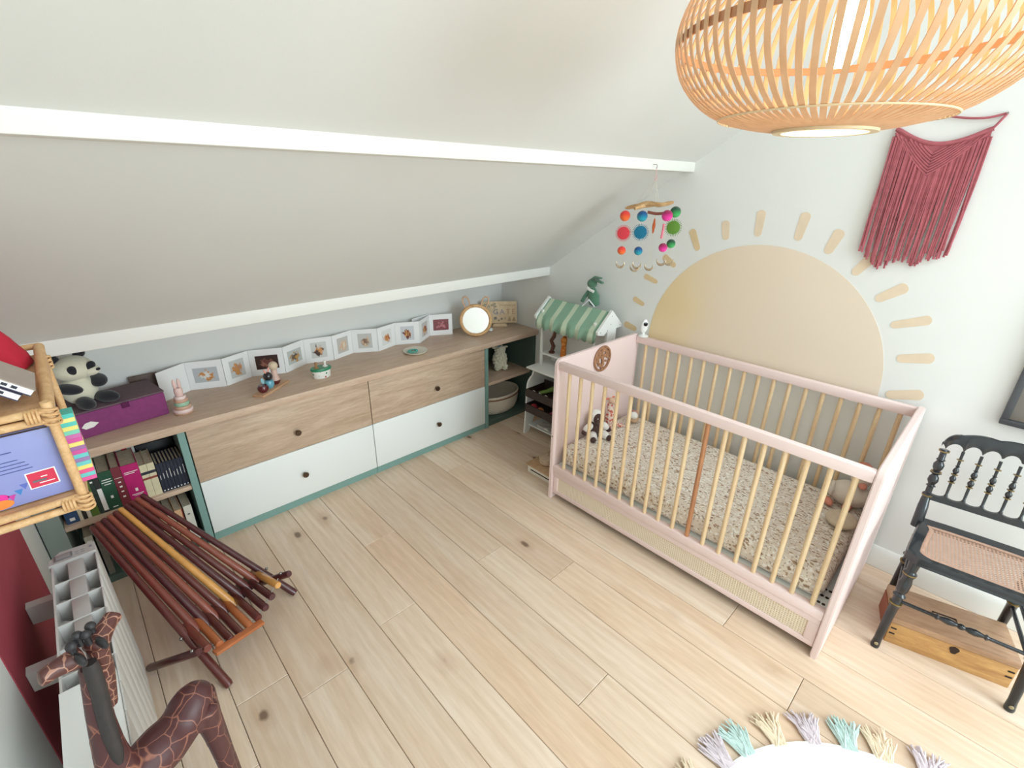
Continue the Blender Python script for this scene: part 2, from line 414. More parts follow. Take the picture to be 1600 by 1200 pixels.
# open bookcase at the left end
bc = thing('bookcase', 'open bookcase with blue green sides full of books at the wall corner', 'bookcase', (-0.02, 2.3, 0))
bm = NB(); box(bm, XL + 0.004, -0.225, YF, YK - 0.003, 0, ZT - 0.001); obj('side_panel', bm, mat('grey_green_panel', L('87918A'), .5), bc)
bm = NB(); box(bm, 0.178, 0.2035, YF - 0.002, YK - 0.003, 0, ZT - 0.001); obj('side_panel', bm, M_SAGE, bc)
bm = NB(); box(bm, -0.225, 0.178, YK - 0.015, YK - 0.003, 0.03, ZT - 0.001); obj('back_panel', bm, M_DGREEN, bc)
bm = NB(); box(bm, -0.225, 0.178, YF + 0.006, YK - 0.015, 0.285, 0.305, 0.002); obj('shelf', bm, M_OAKT, bc)
bm = NB(); box(bm, -0.225, 0.178, YF + 0.006, YK - 0.015, 0.0, 0.03, 0.002); obj('bottom_board', bm, M_DGREEN, bc)

def drawer_unit(x0, x1, label):
    t = thing('drawer_cabinet', label, 'cabinet', ((x0 + x1) / 2, 2.3, 0), group='drawer cabinets under the worktop')
    bm = NB(); box(bm, x0 + .001, x1 - .001, YF + 0.018, YK - 0.003, 0.038, ZT - 0.001); obj('body', bm, M_SAGE, t)
    bm = NB(); box(bm, x0 + .001, x1 - .001, YF + 0.004, YK - 0.003, 0.0, 0.036); obj('plinth', bm, M_SAGE, t)
    for (z0, z1, m, zk) in ((0.3065, ZT - 0.002, M_OAKD, 0.40), (0.040, 0.3035, M_WHITE, 0.168)):
        bm = NB(); box(bm, x0 + .002, x1 - .002, YF - 0.001, YF + 0.0175, z0, z1, 0.0012)
        d = obj('drawer', bm, m, t, label='oak drawer front' if m is M_OAKD else 'white drawer front')
        bm = NB(); lathe(bm, [(0, 0.024), (0.012, 0.0235), (0.0145, 0.019), (0.012, 0.013), (0.007, 0.009), (0.007, 0.0005)], 18, T((x0 + x1) / 2 + .02, YF - 0.001, zk) @ RX(90))
        obj('knob', bm, M_KNOB, d, label='dark bronze knob')
drawer_unit(0.2065, 1.006, 'oak and white drawer cabinet beside the bookcase')
drawer_unit(1.006, 1.786, 'oak and white drawer cabinet beside the open corner shelf')
cs = thing('corner_shelf', 'dark green open corner shelf holding a woven basket', 'shelf', (2.0, 2.3, 0))
bm = NB(); box(bm, 1.787, 1.812, YF - 0.002, YK - 0.003, 0, ZT - 0.001); obj('side_panel', bm, M_SAGE, cs)
bm = NB(); box(bm, 2.212, 2.236, YF - 0.002, YK - 0.003, 0, ZT - 0.001); obj('side_panel', bm, M_DGREEN, cs)
bm = NB(); box(bm, 1.812, 2.212, YK - 0.015, YK - 0.003, 0.0, ZT - 0.001); obj('back_panel', bm, M_DGREEN, cs)
bm = NB(); box(bm, 1.812, 2.212, YF + 0.02, YK - 0.015, 0.285, 0.305, 0.002); obj('shelf', bm, M_OAKT, cs)
bm = NB(); box(bm, 1.812, 2.212, YF + 0.01, YK - 0.015, 0.0, 0.032, 0.002); obj('bottom_board', bm, M_DGREEN, cs)

# ------------------------------------------------------------------ books in the bookcase
def colmat(hexc, rough=0.5): return mat('cover_' + hexc, L(hexc), rough, var=0.05, vscale=40)
M_PRINTW = mat('white_print', L('F2F0EA'), 0.6)
M_PRINTD = mat('dark_print', L('2A2C3A'), 0.6)
M_PRINTR = mat('red_print', L('8E3B30'), 0.6)
def book(x0, x1, y0, d, z0, h, hexc, label, marks=(), group='books in the bookcase'):
    """upright book: spine toward -y, cover shell, page block recessed, printed marks on the spine"""
    t = thing('book', label, 'book', ((x0 + x1) / 2, y0 + d / 2, z0), group=group)
    g = 0.0004; x0 += g; x1 -= g; th = min(0.0025, (x1 - x0) * 0.2)
    bm = NB()
    box(bm, x0, x1, y0, y0 + th, z0, z0 + h); box(bm, x0, x0 + th, y0 + th, y0 + d, z0, z0 + h); box(bm, x1 - th, x1, y0 + th, y0 + d, z0, z0 + h)
    obj('cover', bm, colmat(hexc), t)
    bm = NB(); box(bm, x0 + th, x1 - th, y0 + th, y0 + d - 0.003, z0 + 0.002, z0 + h - 0.003); obj('pages', bm, M_PAGES, t)
    for (kind, za, zb, xa, xb) in marks:
        m = {'w': M_PRINTW, 'd': M_PRINTD, 'r': M_PRINTR}[kind]
        wx = x1 - x0; bm = NB(); box(bm, x0 + wx * xa, x0 + wx * xb, y0 - 0.0004, y0 + 0.0002, z0 + h * za, z0 + h * zb)
        obj('spine_print', bm, m, t)
    return t
ZB = 0.3052
yb = 2.142
book(-.215, -.178, yb, .13, ZB, .105, '2F4A70', 'blue book at the wall end of the upper bookcase shelf', [('w', .1, .22, .3, .7)])
book(-.178, -.167, yb, .13, ZB, .115, 'D8CDB4', 'thin cream book beside the blue book')
book(-.167, -.155, yb, .13, ZB, .12, '2E2A28', 'thin black book between two pale thin books')
book(-.155, -.143, yb, .13, ZB, .12, 'DDD6C4', 'thin off white book beside the moss green book')
book(-.143, -.119, yb, .14, ZB, .15, '5E7A34', 'moss green book low on the upper bookcase shelf', [('d', .7, .8, .2, .8)])
book(-.119, -.106, yb, .14, ZB, .17, '2C3B33', 'narrow blackish green book beside the moss green one', [('w', .8, .84, .2, .8)])
book(-.106, -.090, yb, .14, ZB, .168, '333433', 'narrow book with black top and white lower spine', [('w', .05, .62, .05, .95)])
book(-.090, -.050, yb, .15, ZB, .168, '23503A', 'thick dark green book with white title lines', [('w', .78, .80, .15, .85), ('w', .72, .74, .1, .9), ('w', .66, .68, .25, .75), ('w', .30, .37, .4, .6), ('w', .06, .08, .3, .7)])
book(-.050, -.021, yb, .15, ZB, .172, '7A2E3A', 'maroon book between the green and magenta books', [('w', .72, .73, .1, .9), ('w', .60, .63, .35, .65), ('w', .48, .52, .35, .65), ('w', .36, .39, .35, .65), ('w', .22, .26, .35, .65)])
book(-.021, .033, yb, .15, ZB, .168, 'B8176B', 'thick magenta book with white title lines', [('w', .80, .815, .1, .9), ('w', .76, .775, .1, .7), ('w', .28, .36, .42, .58), ('w', .20, .215, .15, .85), ('w', .17, .18, .25, .75)])
M_C = [('d', .70, .78, 0, 1), ('r', .54, .60, 0, 1)]
book(.033, .057, yb, .14, ZB, .148, 'D9CFAE', 'cream banded book next to the magenta book', M_C)
book(.057, .081, yb, .14, ZB, .148, 'D9CFAE', 'cream banded book next to the navy series', M_C)
ords = ['first', 'second', 'third', 'fourth', 'fifth', 'sixth', 'seventh']
for i in range(8):
    x = .083 + i * .0117
    book(x, x + .0115, yb, .12, ZB, .134, '1E2336', ('%s navy volume of the series counted from the cream books' % ords[i]) if i < 7 else 'last navy volume of the series against the blue green side',
         [('w', .04, .08, .3, .7), ('w', .45, .6 + .05 * (i % 4), .4, .55)], group='navy series in the bookcase')
# second row behind
for x0, x1, h, c, lb in [(-.15, -.10, .20, '4F7C8C', 'teal book in the rear row behind the green book'), (-.10, -.06, .205, 'C9C2AC', 'beige book in the rear row behind the maroon book'), (-.06, -.025, .205, 'B6B09E', 'greyish beige book in the rear row behind the magenta book'),
                         (-.025, .0, .205, '8F9690', 'grey book in the rear row behind the magenta book'), (.0, .018, .21, 'B53A3E', 'red book in the rear row'), (.018, .042, .215, 'C8C9C2', 'pale grey book in the rear row beside the red one')]:
    book(x0, x1, 2.302, .13, ZB, h, c, lb, group='rear row of the bookcase')
t = thing('storage_box', 'black box lying at the back above the navy books', 'box', (.11, 2.37, ZB))
bm = NB(); box(bm, .045, .174, 2.305, 2.43, ZB, ZB + .16, .002); obj('box_body', bm, mat('black_card', L('1A1A1E'), .5), t)
bm = NB(); box(bm, .043, .176, 2.303, 2.432, ZB + .161, ZB + .205, .002); obj('lid', bm, MATS['black_card'], t)
# lower shelf
zl = 0.0302
book(.045, .066, yb, .15, zl, .165, 'D8C79E', 'cream paperback nearest the stick chair on the lower bookcase shelf', [('r', .0, 1, .8, 1)], 'paperbacks on the lower shelf')
book(.068, .094, yb, .15, zl, .17, 'DED3B4', 'cream paperback second on the lower bookcase shelf', [('r', .0, 1, 0, .12)], 'paperbacks on the lower shelf')
book(.096, .124, yb, .15, zl, .175, 'E0B48A', 'peach paperback with red edge on the lower bookcase shelf', [('r', .0, 1, .86, 1)], 'paperbacks on the lower shelf')
book(.128, .158, yb, .15, zl, .18, 'DDD9CB', 'white paperback at the blue green side of the lower shelf', [('d', .75, .78, .3, .6)], 'paperbacks on the lower shelf')
book(-.02, .17, 2.33, .1, zl, .235, '22305E', 'wide dark blue album standing behind the paperbacks')
book(-.19, -.165, yb, .15, zl, .2, 'B9B6A8', 'grey magazine folder standing on the lower bookcase shelf', [('w', .5, .9, .2, .8)])
book(-.16, -.14, yb, .15, zl, .18, '6E6A60', 'dark grey magazine folder on the lower bookcase shelf')

# ------------------------------------------------------------------ things on the worktop
Z = ZW + 0.0003
# purple box with grey lid
bx = thing('fabric_box', 'purple fabric storage box with grey lid under the panda', 'box', (0.02, 2.30, Z), rz=9)
M_PURP = mat('purple_felt', L('8A3F74'), .9, var=.08, vscale=60, bump=.4, bscale=500)
bm = NB(); box(bm, -.145, .155, -.085, .10, 0, .097, .004); obj('box_body', bm, M_PURP, bx, local=True)
bm = NB(); box(bm, -.147, .157, -.087, .102, .0975, .105, .003); obj('lid', bm, mat('grey_felt', L('6E5A62'), .95, var=.06, vscale=80, bump=.3, bscale=400), bx, local=True)
bm = NB(); box(bm, .012, .036, -.0905, -.0872, .078, .1, .001); obj('pull_tab', bm, mat('dark_purple', L('5A1048'), .8), bx, local=True)
bm = NB(); prism(bm, [(-.024, 0), (-.012, .013), (.006, .016), (.028, .004), (.01, -.008), (-.014, -.010)], 0, .0012, T(-.095, -.0852, .045) @ RX(90)); obj('leaf_patch', bm, M_PRINTW, bx, local=True)
# brown wooden panel behind
bm = NB(); box(bm, .10, .20, 2.44, 2.455, Z, Z + .12, .002); solo('wooden_plaque', bm, mat('dark_brown_wood', L('5B463B'), .5, var=.1), 'dark brown wooden plaque leaning behind the purple box', 'plaque')
# panda
PDM = Matrix.Diagonal((1, 1, .9, 1))
pd = thing('panda_plush', 'black and white panda plush sitting on the purple box', 'plush toy', None, M=T(-.045, 2.295, Z + .1058) @ RZ(28) @ PDM)
bm = NB(); ell(bm, (-.01, 0, .062), (.055, .05, .062), u=24, v=16); obj('torso', bm, M_CREAMP, pd, local=True)
bm = NB(); ell(bm, (-.012, -.006, .158), (.062, .056, .05), u=28, v=18); ell(bm, (.022, -.045, .143), (.028, .026, .022), u=16, v=10); obj('head', bm, M_CREAMP, pd, local=True)
for sx in (-1, 1):
    bm = NB(); ell(bm, (sx * .042 - .012, .008, .205), (.02, .013, .018)); obj('ear', bm, M_BLACK, pd, local=True)
    bm = NB(); ell(bm, (-.008 + sx * .027, -.052 - (.004 if sx > 0 else -.001), .163), (.016, .009, .021), M=RY(sx * 28)); obj('eye_patch', bm, M_BLACK, pd, local=True)
    bm = NB(); ell(bm, (sx * .05 - .008, -.03, .088), (.028, .045, .02), M=RZ(sx * -28) @ RX(12)); obj('arm', bm, M_BLACK, pd, local=True)
    bm = NB(); ell(bm, (sx * .036 - .005, -.068, .025), (.026, .05, .025), M=RZ(sx * 12)); obj('leg', bm, M_BLACK, pd, local=True)
bm = NB(); ell(bm, (.032, -.069, .147), (.008, .005, .006)); obj('nose', bm, M_BLACK, pd, local=True)
# stacking toy
st = thing('stacking_toy', 'pink wooden stacking rings with rabbit top beside the purple box', 'toy', (.232, 2.215, Z))
def smat(h): return mat('paint_' + h, L(h), .4)
zz = 0
for r, h, c in ((.036, .008, 'C7A189'), (.036, .014, 'EFD6D2'), (.031, .013, 'CFA68E'), (.027, .015, '9CC3A8'), (.025, .013, 'CFA58D'), (.021, .013, 'EFD9D4')):
    bm = NB(); lathe(bm, [(0, zz), (r * .93, zz), (r, zz + h * .3), (r, zz + h * .7), (r * .93, zz + h), (0, zz + h)], 28); obj('ring', bm, smat(c), st, local=True); zz += h
bm = NB(); lathe(bm, [(0, zz), (.013, zz), (.016, zz + .012), (.0155, zz + .028), (.013, zz + .035), (0, zz + .037)], 20)
for s in (-1, 1): ell(bm, (s * .008, 0, zz + .05), (.007, .006, .024))
obj('rabbit_top', bm, smat('E9C9C2'), st, local=True)
# accordion photo album
def photomat(i, bg, c1, c2):
    k = NT('photo_print'); tc = k.n('ShaderNodeTexCoord'); mp = k.n('ShaderNodeMapping')
    mp.inputs['Location'].default_value = (-.5, -.5, -.45); k.l(tc.outputs['Generated'], mp.inputs[0])
    nz = k.n('ShaderNodeTexNoise', i_Scale=3.5, i_Detail=2.0); mp2 = k.n('ShaderNodeMapping'); mp2.inputs['Location'].default_value = (i * 3.1, 0, i)
    k.l(tc.outputs['Generated'], mp2.inputs[0]); k.l(mp2.outputs[0], nz.inputs['Vector'])
    sx = k.n('ShaderNodeSeparateXYZ'); k.l(mp.outputs[0], sx.inputs[0])
    d = k.math('SQRT', k.math('ADD', k.math('POWER', sx.outputs['X'], 2), k.math('POWER', sx.outputs['Z'], 2)))
    f = k.math('ADD', d, k.math('MULTIPLY', k.math('SUBTRACT', nz.outputs[0], .5), .7))
    blob = k.ramp(nz.outputs['Fac'], [(.42, c1), (.55, c2)]).outputs[0]
    c = k.mix(k.ramp(f, [(.24, (0, 0, 0, 1)), (.34, (1, 1, 1, 1))]).outputs[0], blob, bg)
    k.l(c, k.b.inputs['Base Color']); k.b.inputs['Roughness'].default_value = .4; return k.m
fold = [(.187, 2.383), (.305, 2.455), (.441, 2.40), (.566, 2.45), (.707, 2.39), (.834, 2.455), (.969, 2.415), (1.10, 2.458), (1.22, 2.388), (1.355, 2.428), (1.482, 2.364), (1.61, 2.45), (1.742, 2.385)]
al = thing('photo_album', 'white zigzag accordion photo album standing open along the worktop', 'photo album', (.96, 2.42, Z))
pal = [None, ('BFC4C8', 'C88A4E', 'E9E6E2'), ('C9CCCC', 'C98F55', 'B98A78'), ('3E2A28', '9C6A5A', '6B4038'), ('C4CAC8', 'C99A5C', '5C5048'), ('D5D6D4', '4A3432', 'D69A5E'), ('C9C6C2', 'D8B79C', 'E8D8C4'), ('CBCBC8', 'D9BFA4', '8A6A58'), ('E9E9E7', 'A8584E', 'D59A5A'), ('D0D3D8', '6A3A38', 'D99A5C'), ('D2D0CE', '9C5A3E', 'D8A860'), ('8A4A50', 'C07A80', '7C3A44')]
for i in range(len(fold) - 1):
    a, b = Vector((*fold[i], 0)), Vector((*fold[i + 1], 0)); d = (b - a); ln = d.length; an = math.degrees(math.atan2(d.y, d.x))
    Mx = T(a.x, a.y, Z) @ RZ(an)
    bm = NB(); box(bm, .001, ln - .001, -.001, .001, 0, .134, M=Mx); pn = obj('album_page', bm, M_PAPER, al)
    if pal[i]:
        w_, h_ = (.66, .07) if i in (1, 3, 4, 11) else (.55, .085)
        bm = NB(); box(bm, ln * (.5 - w_ / 2), ln * (.5 + w_ / 2), -.0015, -.0011, .067 - h_ / 2, .067 + h_ / 2, M=Mx)
        obj('photo', bm, photomat(i, *[L(q) for q in pal[i]]), pn)
bm = NB(); box(bm, 0, .16, 0, .005, 0, .137, M=T(1.475, 2.425, Z) @ RZ(14)); obj('back_cover', bm, M_PAPER, al)
# bead toy: apple, mouse-like figure, doll on a wooden plank
bt = thing('peg_toy', 'wooden peg toy with apple blue figure and pale doll on a plank', 'toy', (.585, 2.228, Z), rz=37)
bm = NB(); box(bm, -.10, .095, -.028, .028, 0, .010, .002); obj('base', bm, wood('toy_base', L('C79874'), L('D9AE8A'), (2, 9, 9), .5), bt, local=True)
M_MAR = mat('maroon_gloss', L('5E1F24'), .2, coat=.4)
bm = NB(); lathe(bm, [(0, .010), (.014, .0105), (.023, .022), (.024, .032), (.018, .043), (.006, .045), (0, .043)], 24, T(-.058, 0, 0)); obj('apple', bm, M_MAR, bt, local=True)
bm = NB(); ell(bm, (-.052, 0, .06), (.009, .003, .016), M=RY(-20)); obj('apple_leaf', bm, mat('pale_blue_gloss', L('9CCBD8'), .3), bt, local=True)
bm = NB(); lathe(bm, [(0, .010), (.014, .0105), (.0215, .024), (.022, .036), (.018, .046), (.008, .049), (0, .049)], 24, T(-.008, .004, 0)); obj('figure_body', bm, mat('blue_gloss', L('6FB0C4'), .25, coat=.3), bt, local=True)
bm = NB(); ell(bm, (-.008, .004, .066), .020, u=20, v=14); obj('figure_head', bm, mat('black_gloss', L('26242B'), .2, coat=.4), bt, local=True)
for s in (-1, 1):
    bm = NB(); ell(bm, (-.010 + s * .012, .004, .094), (.006, .004, .013), M=RY(s * 30)); obj('figure_ear', bm, mat('pink_gloss', L('E7A79A'), .4), bt, local=True)
bm = NB(); lathe(bm, [(0, .010), (.013, .0105), (.020, .02), (.0205, .030), (0, .030)], 24, T(.042, .006, 0)); obj('doll_base', bm, M_MAR, bt, local=True)
bm = NB(); lathe(bm, [(0, .0301), (.0205, .0301), (.016, .045), (.013, .06), (.0135, .078), (.010, .083), (0, .083)], 24, T(.042, .006, 0)); obj('doll_body', bm, mat('dusty_rose', L('D8B6A8'), .45), bt, local=True)
bm = NB(); ell(bm, (.042, .006, .099), .0205, u=20, v=14); obj('doll_head', bm, mat('doll_cream', L('DCC9AE'), .45), bt, local=True)
# music box
mb = thing('music_box', 'small white and green music box with two figures on its lid', 'music box', (.82, 2.225, Z))
OV = Matrix.Diagonal((1.35, .95, 1, 1))
def mbmat():
    k = NT('painted_garland'); vo = k.n('ShaderNodeTexVoronoi', i_Scale=55.0); k.l(k.coords(), vo.inputs['Vector'])
    c = k.mix(k.ramp(vo.outputs['Distance'], [(.25, (1, 1, 1, 1)), (.32, (0, 0, 0, 1))]).outputs[0], L('EFEFEA'), vo.outputs['Color'])
    sp = k.n('ShaderNodeSeparateColor'); k.l(vo.outputs['Color'], sp.inputs[0])
    dot = k.ramp(sp.outputs[0], [(.3, L('C0493E')), (.5, L('2E7A5A')), (.8, L('3A3F48'))], 'CONSTANT').outputs[0]
    c = k.mix(k.ramp(vo.outputs['Distance'], [(.22, (1, 1, 1, 1)), (.28, (0, 0, 0, 1))]).outputs[0], L('EFEFEA'), dot)
    k.l(c, k.b.inputs['Base Color']); k.b.inputs['Roughness'].default_value = .4; return k.m
bm = NB(); lathe(bm, [(0, 0), (.030, 0), (.0315, .004), (.034, .038), (0, .038)], 32, OV); obj('box_body', bm, mbmat(), mb, local=True)
bm = NB(); lathe(bm, [(0, .0382), (.0365, .0382), (.038, .044), (.036, .05), (0, .05)], 32, OV); obj('lid', bm, mat('green_gloss', L('2C8A63'), .3), mb, local=True)
for s, c in ((-1, 'A67C58'), (1, 'EDEBE4')):
    bm = NB(); lathe(bm, [(0, .0502), (.012, .0502), (.012, .054), (.006, .056), (.005, .068), (.008, .074), (.006, .08), (0, .082)], 16, T(s * .022, .0, 0)); obj('figure', bm, smat(c), mb, local=True)
# round dish
dh = thing('dish', 'round cream dish holding a teal bracelet on the worktop', 'dish', (1.365, 2.232, Z))
bm = NB(); lathe(bm, [(0, 0), (.045, 0), (.06, .006), (.068, .012), (.069, .015), (.066, .015), (.056, .009), (.04, .005), (0, .0045)], 40); obj('plate', bm, mat('cream_ceramic', L('E2DCCB'), .35), dh, local=True)
bm = NB(); box(bm, -.066, .066, -.0008, .0008, .013, .015); bm.free()
bl = NB(); M_TEAL = mat('teal_beads', L('5FAFA0'), .35)
for i in range(16):
    a = 2 * math.pi * i / 16; ell(bl, (1.35 + .026 * math.cos(a), 2.235 + .02 * math.sin(a), Z + .0125), .006, u=8, v=6)
solo('bracelet', bl, M_TEAL, 'teal bead bracelet lying in the cream dish', 'bracelet')
# bunny mirror
mr = thing('bunny_mirror', 'round rattan framed mirror with rabbit ears propped on the worktop', 'mirror', None, M=T(1.82, 2.245, Z) @ RZ(-40) @ RX(-5))
R_ = .092
bm = NB(); tube(bm, [(R_ * math.cos(2 * math.pi * i / 40), 0, .1035 + R_ * math.sin(2 * math.pi * i / 40)) for i in range(40)], .011, 10, True); obj('frame', bm, M_RATTAN, mr, local=True)
bm = NB(); lathe(bm, [(0, .002), (.084, .002), (.084, -.002), (0, -.002)], 40, T(0, 0, .1035) @ RX(90)); obj('mirror_glass', bm, mat('mirror_silver', (.9, .92, .92, 1), .04, 1), mr, local=True)
bm = NB(); lathe(bm, [(0, .003), (.088, .003), (.088, -.003), (0, -.003)], 40, T(0, .007, .1035) @ RX(90)); obj('back_board', bm, M_PALEWOOD, mr, local=True)
for s in (-1, 1):
    pts = catmull([(s * .035, 0, .195), (s * .04, 0, .225), (s * .058, 0, .25), (s * .078, 0, .243), (s * .078, 0, .215), (s * .062, 0, .182)], 5)
    bm = NB(); tube(bm, pts, .0042, 8); obj('ear', bm, mat('pale_rattan', L('D9AE8C'), .5), mr, local=True)
bm = NB(); tube(bm, [(0, .008, .12), (0, .045, .012)], .004, 8); obj('prop', bm, M_RATTAN, mr, local=True)
# white pebble night light
bm = NB(); ell(bm, (1.965, 2.272, Z + .012), (.018, .014, .012), u=20, v=12); solo('pebble', bm, mat('glazed_white', L('E6E8E6'), .2, coat=.4), 'small white glazed pebble between the mirror and the puzzle board', 'pebble')
# name puzzle board on a stand
bd = thing('name_puzzle', 'pale wooden name puzzle board with letters and shapes on a stand', 'puzzle', None, M=T(2.095, 2.325, Z) @ RZ(-35))
BM = T(0, 0, .022) @ RX(-12)
bm = NB(); box(bm, -.118, .118, 0, .008, 0, .145, .0015, M=BM); pl = obj('board', bm, M_PALEWOOD, bd, local=True)
bm = NB(); prism(bm, [(-.05, 0), (.05, 0), (.042, .02), (-.042, .02)], -.012, .012, T(0, .004, 0) @ RX(90)); obj('stand', bm, M_PALEWOOD, bd, local=True)
FX = BM @ T(0, -.0006, 0) @ RX(90)
def pz(name, bm, hexc): obj(name, bm, mat('puzzle_' + hexc, L(hexc), .5), pl, local=True)
for s, x, c in (('G', -.028, '6E7C98'), ('A', .016, '9C93A4'), ('T', .058, 'BF9A76'), ('E', .094, 'BF9A76')):
    pz('letter', text_bm(s, .05, FX @ T(x, .074, 0), .002), c)
for k, c in enumerate(('77816F', 'C9CFC0', '7E8A78')):
    bm = NB(); r = .022 - k * .006
    tube(bm, [(r * math.cos(math.pi * i / 12), r * math.sin(math.pi * i / 12), 0) for i in range(13)], .0025, 6, False, FX @ T(-.092, .106, 0)); pz('rainbow_arc', bm, c)
for i in range(12):
    a = 2 * math.pi * i / 12
    if i == 0: bm = NB()
    ell(bm, (.015 * math.cos(a), .015 * math.sin(a), 0), .0042, u=8, v=6)
bm.transform(FX @ T(-.092, .072, 0)); pz('flower', bm, 'E9E0CC')
bm = NB(); box(bm, -.018, .018, -.015, .015, -.002, .002, .0015, M=FX @ T(-.092, .028, 0)); pz('house_block', bm, 'B4A891')
for x, y, r, c in ((-.03, .033, .010, '77736C'), (-.008, .018, .006, '8B7B63'), (.012, .028, .007, '6F675C'), (.036, .032, .007, 'B9A88E')):
    bm = NB(); lathe(bm, [(0, -.002), (r, -.002), (r, .002), (0, .002)], 14, FX @ T(x, y, 0)); pz('button', bm, c)
for x in (.066, .096):
    bm = NB(); prism(bm, [(-.012, 0), (.012, 0), (.009, .012), (0, .03), (-.009, .012)], -.002, .002, FX @ T(x, .012, 0)); pz('animal_shape', bm, 'AD9677')
pts = [(.0 + .009 * i, .118 + (.006 if i % 2 else -.004), 0) for i in range(13)]
bm = NB(); tube(bm, pts, .002, 6, False, FX); pz('wavy_line', bm, 'B69C78')
bm = NB()
for (x, y) in ((-.05, .12), (-.035, .128), (-.03, .112)): ell(bm, (x, y, 0), (.012, .007, .002), u=10, v=6)
tube(bm, [(-.036, .095, 0), (-.037, .118, 0)], .0025, 6); bm.transform(FX); pz('tree_shape', bm, 'A2937A')

# ------------------------------------------------------------------ corner shelf contents
bk = thing('basket', 'oval cream woven basket with brown rim on the bottom of the corner shelf', 'basket', (2.005, 2.275, .0325))
SX = Matrix.Diagonal((1.27, .92, 1, 1))
M_WOVEN = None
def wovenmat():
    k = NT('woven_cotton'); wv = k.n('ShaderNodeTexWave', i_Scale=70.0, i_Distortion=1.0, i_Detail=1.0); wv.bands_direction = 'DIAGONAL'
    k.l(k.coords(), wv.inputs['Vector']); c = k.ramp(wv.outputs['Fac'], [(.3, L('CDBFAC')), (.7, L('EDE3D4'))]).outputs[0]
    k.l(c, k.b.inputs['Base Color']); k.b.inputs['Roughness'].default_value = .9; k.bump(wv.outputs['Fac'], .5, .003); return k.m
M_WOVEN = wovenmat()
prof = [(0, 0), (.112, 0), (.128, .012), (.142, .05), (.146, .10), (.145, .128), (.139, .128), (.137, .09), (.13, .045), (.118, .016), (0, .012)]
bm = NB(); lathe(bm, prof, 48, SX); obj('bowl', bm, M_WOVEN, bk, local=True)
bm = NB(); tube(bm, [(.143 * 1.27 * math.cos(2 * math.pi * i / 48), .143 * .92 * math.sin(2 * math.pi * i / 48), .131) for i in range(48)], .006, 8, True); obj('rim', bm, mat('cream_rope', L('E2D6C4'), .9), bk, local=True)
bm = NB(); tube(bm, [(.1475 * 1.27 * math.cos(2 * math.pi * i / 48), .1475 * .92 * math.sin(2 * math.pi * i / 48), .117) for i in range(48)], .0045, 8, True); obj('rim_band', bm, mat('brown_rope', L('8A6148'), .9), bk, local=True)
lm = thing('lamb_plush', 'fluffy cream lamb plush on the upper board of the corner shelf', 'plush toy', (2.055, 2.28, .3098), rz=-25)
def fluffy(bm, c, r, n, rr):
    for i in range(n):
        z = 1 - 2 * (i + .5) / n; a = i * 2.39996; q = math.sqrt(1 - z * z)
        ell(bm, (c[0] + r[0] * q * math.cos(a), c[1] + r[1] * q * math.sin(a), c[2] + r[2] * z), rr, u=8, v=6)
    ell(bm, c, r)
bm = NB(); fluffy(bm, (0, 0, .068), (.04, .035, .058), 60, .014); obj('torso', bm, M_CREAMP, lm, local=True)
bm = NB(); fluffy(bm, (0, -.005, .14), (.03, .028, .026), 34, .011); obj('head', bm, M_CREAMP, lm, local=True)
for s in (-1, 1):
    bm = NB(); fluffy(bm, (s * .026, -.03, .026), (.016, .018, .02), 16, .009); obj('leg', bm, M_CREAMP, lm, local=True)
    bm = NB(); ell(bm, (s * .042, -.004, .158), (.014, .006, .008)); obj('ear', bm, M_CREAMP, lm, local=True)
bm = NB(); ell(bm, (-.008, -.01, .172), (.018, .012, .01)); obj('bow', bm, mat('slate_blue', L('55727F'), .7), lm, local=True)

# ------------------------------------------------------------------ crib
cr = thing('crib', 'pale pink wooden crib with beech bars and cane base panel', 'crib', (1.88, .718, 0))
CX0, CX1, CY0, CY1, CT, TH = 1.548, 2.214, .093, 1.343, .757, .022
XZ = Matrix(((1, 0, 0, 0), (0, 0, 1, 0), (0, 1, 0, 0), (0, 0, 0, 1)))
def endprof():
    r = .03; p = [(CX0, 0)]
    p += [(CX0 + r - r * math.cos(a), CT - r + r * math.sin(a)) for a in [math.pi / 2 * i / 6 for i in range(7)]]
    p += [(CX1 - r + r * math.sin(a), CT - r + r * math.cos(a)) for a in [math.pi / 2 * i / 6 for i in range(7)]]
    p += [(CX1, 0)]; return p
for y0 in (CY1 - TH, CY0):
    bm = NB(); prism(bm, endprof(), y0, y0 + TH, XZ)
    bmesh.ops.bevel(bm, geom=[e for e in bm.edges if abs((e.verts[0].co - e.verts[1].co).y) < 1e-5], offset=.0035, segments=2, affect='EDGES')
    obj('end_panel', bm, M_PINK, cr)
yi0, yi1 = CY0 + TH, CY1 - TH
def rail(x0, x1, z0, z1, nm='rail'):
    bm = NB(); box(bm, x0, x1, yi0, yi1, z0, z1, .005); return obj(nm, bm, M_PINK, cr)
rail(1.552, 1.580, .708, .747); rail(1.552, 1.582, .160, .199); rail(2.182, 2.210, .708, .747); rail(2.182, 2.210, .160, .199)
ys = [1.263 - .0651 * i for i in range(18)]
bm = NB(); tube(bm, [(0, 0, .190), (0, 0, .195), (0, 0, .715)], .0088, 10); bm.transform(T(0, 0, 0))
me = bpy.data.meshes.new('bar'); fin(me, bm); me.materials.append(M_BEECH)
W0 = WM[cr].inverted()
for xx in (1.566, 2.196):
    for i, y in enumerate(ys):
        piece('bar', me, cr, W0 @ T(xx, y, 0), M_BEECHD if (xx < 2 and i == 10) else None)
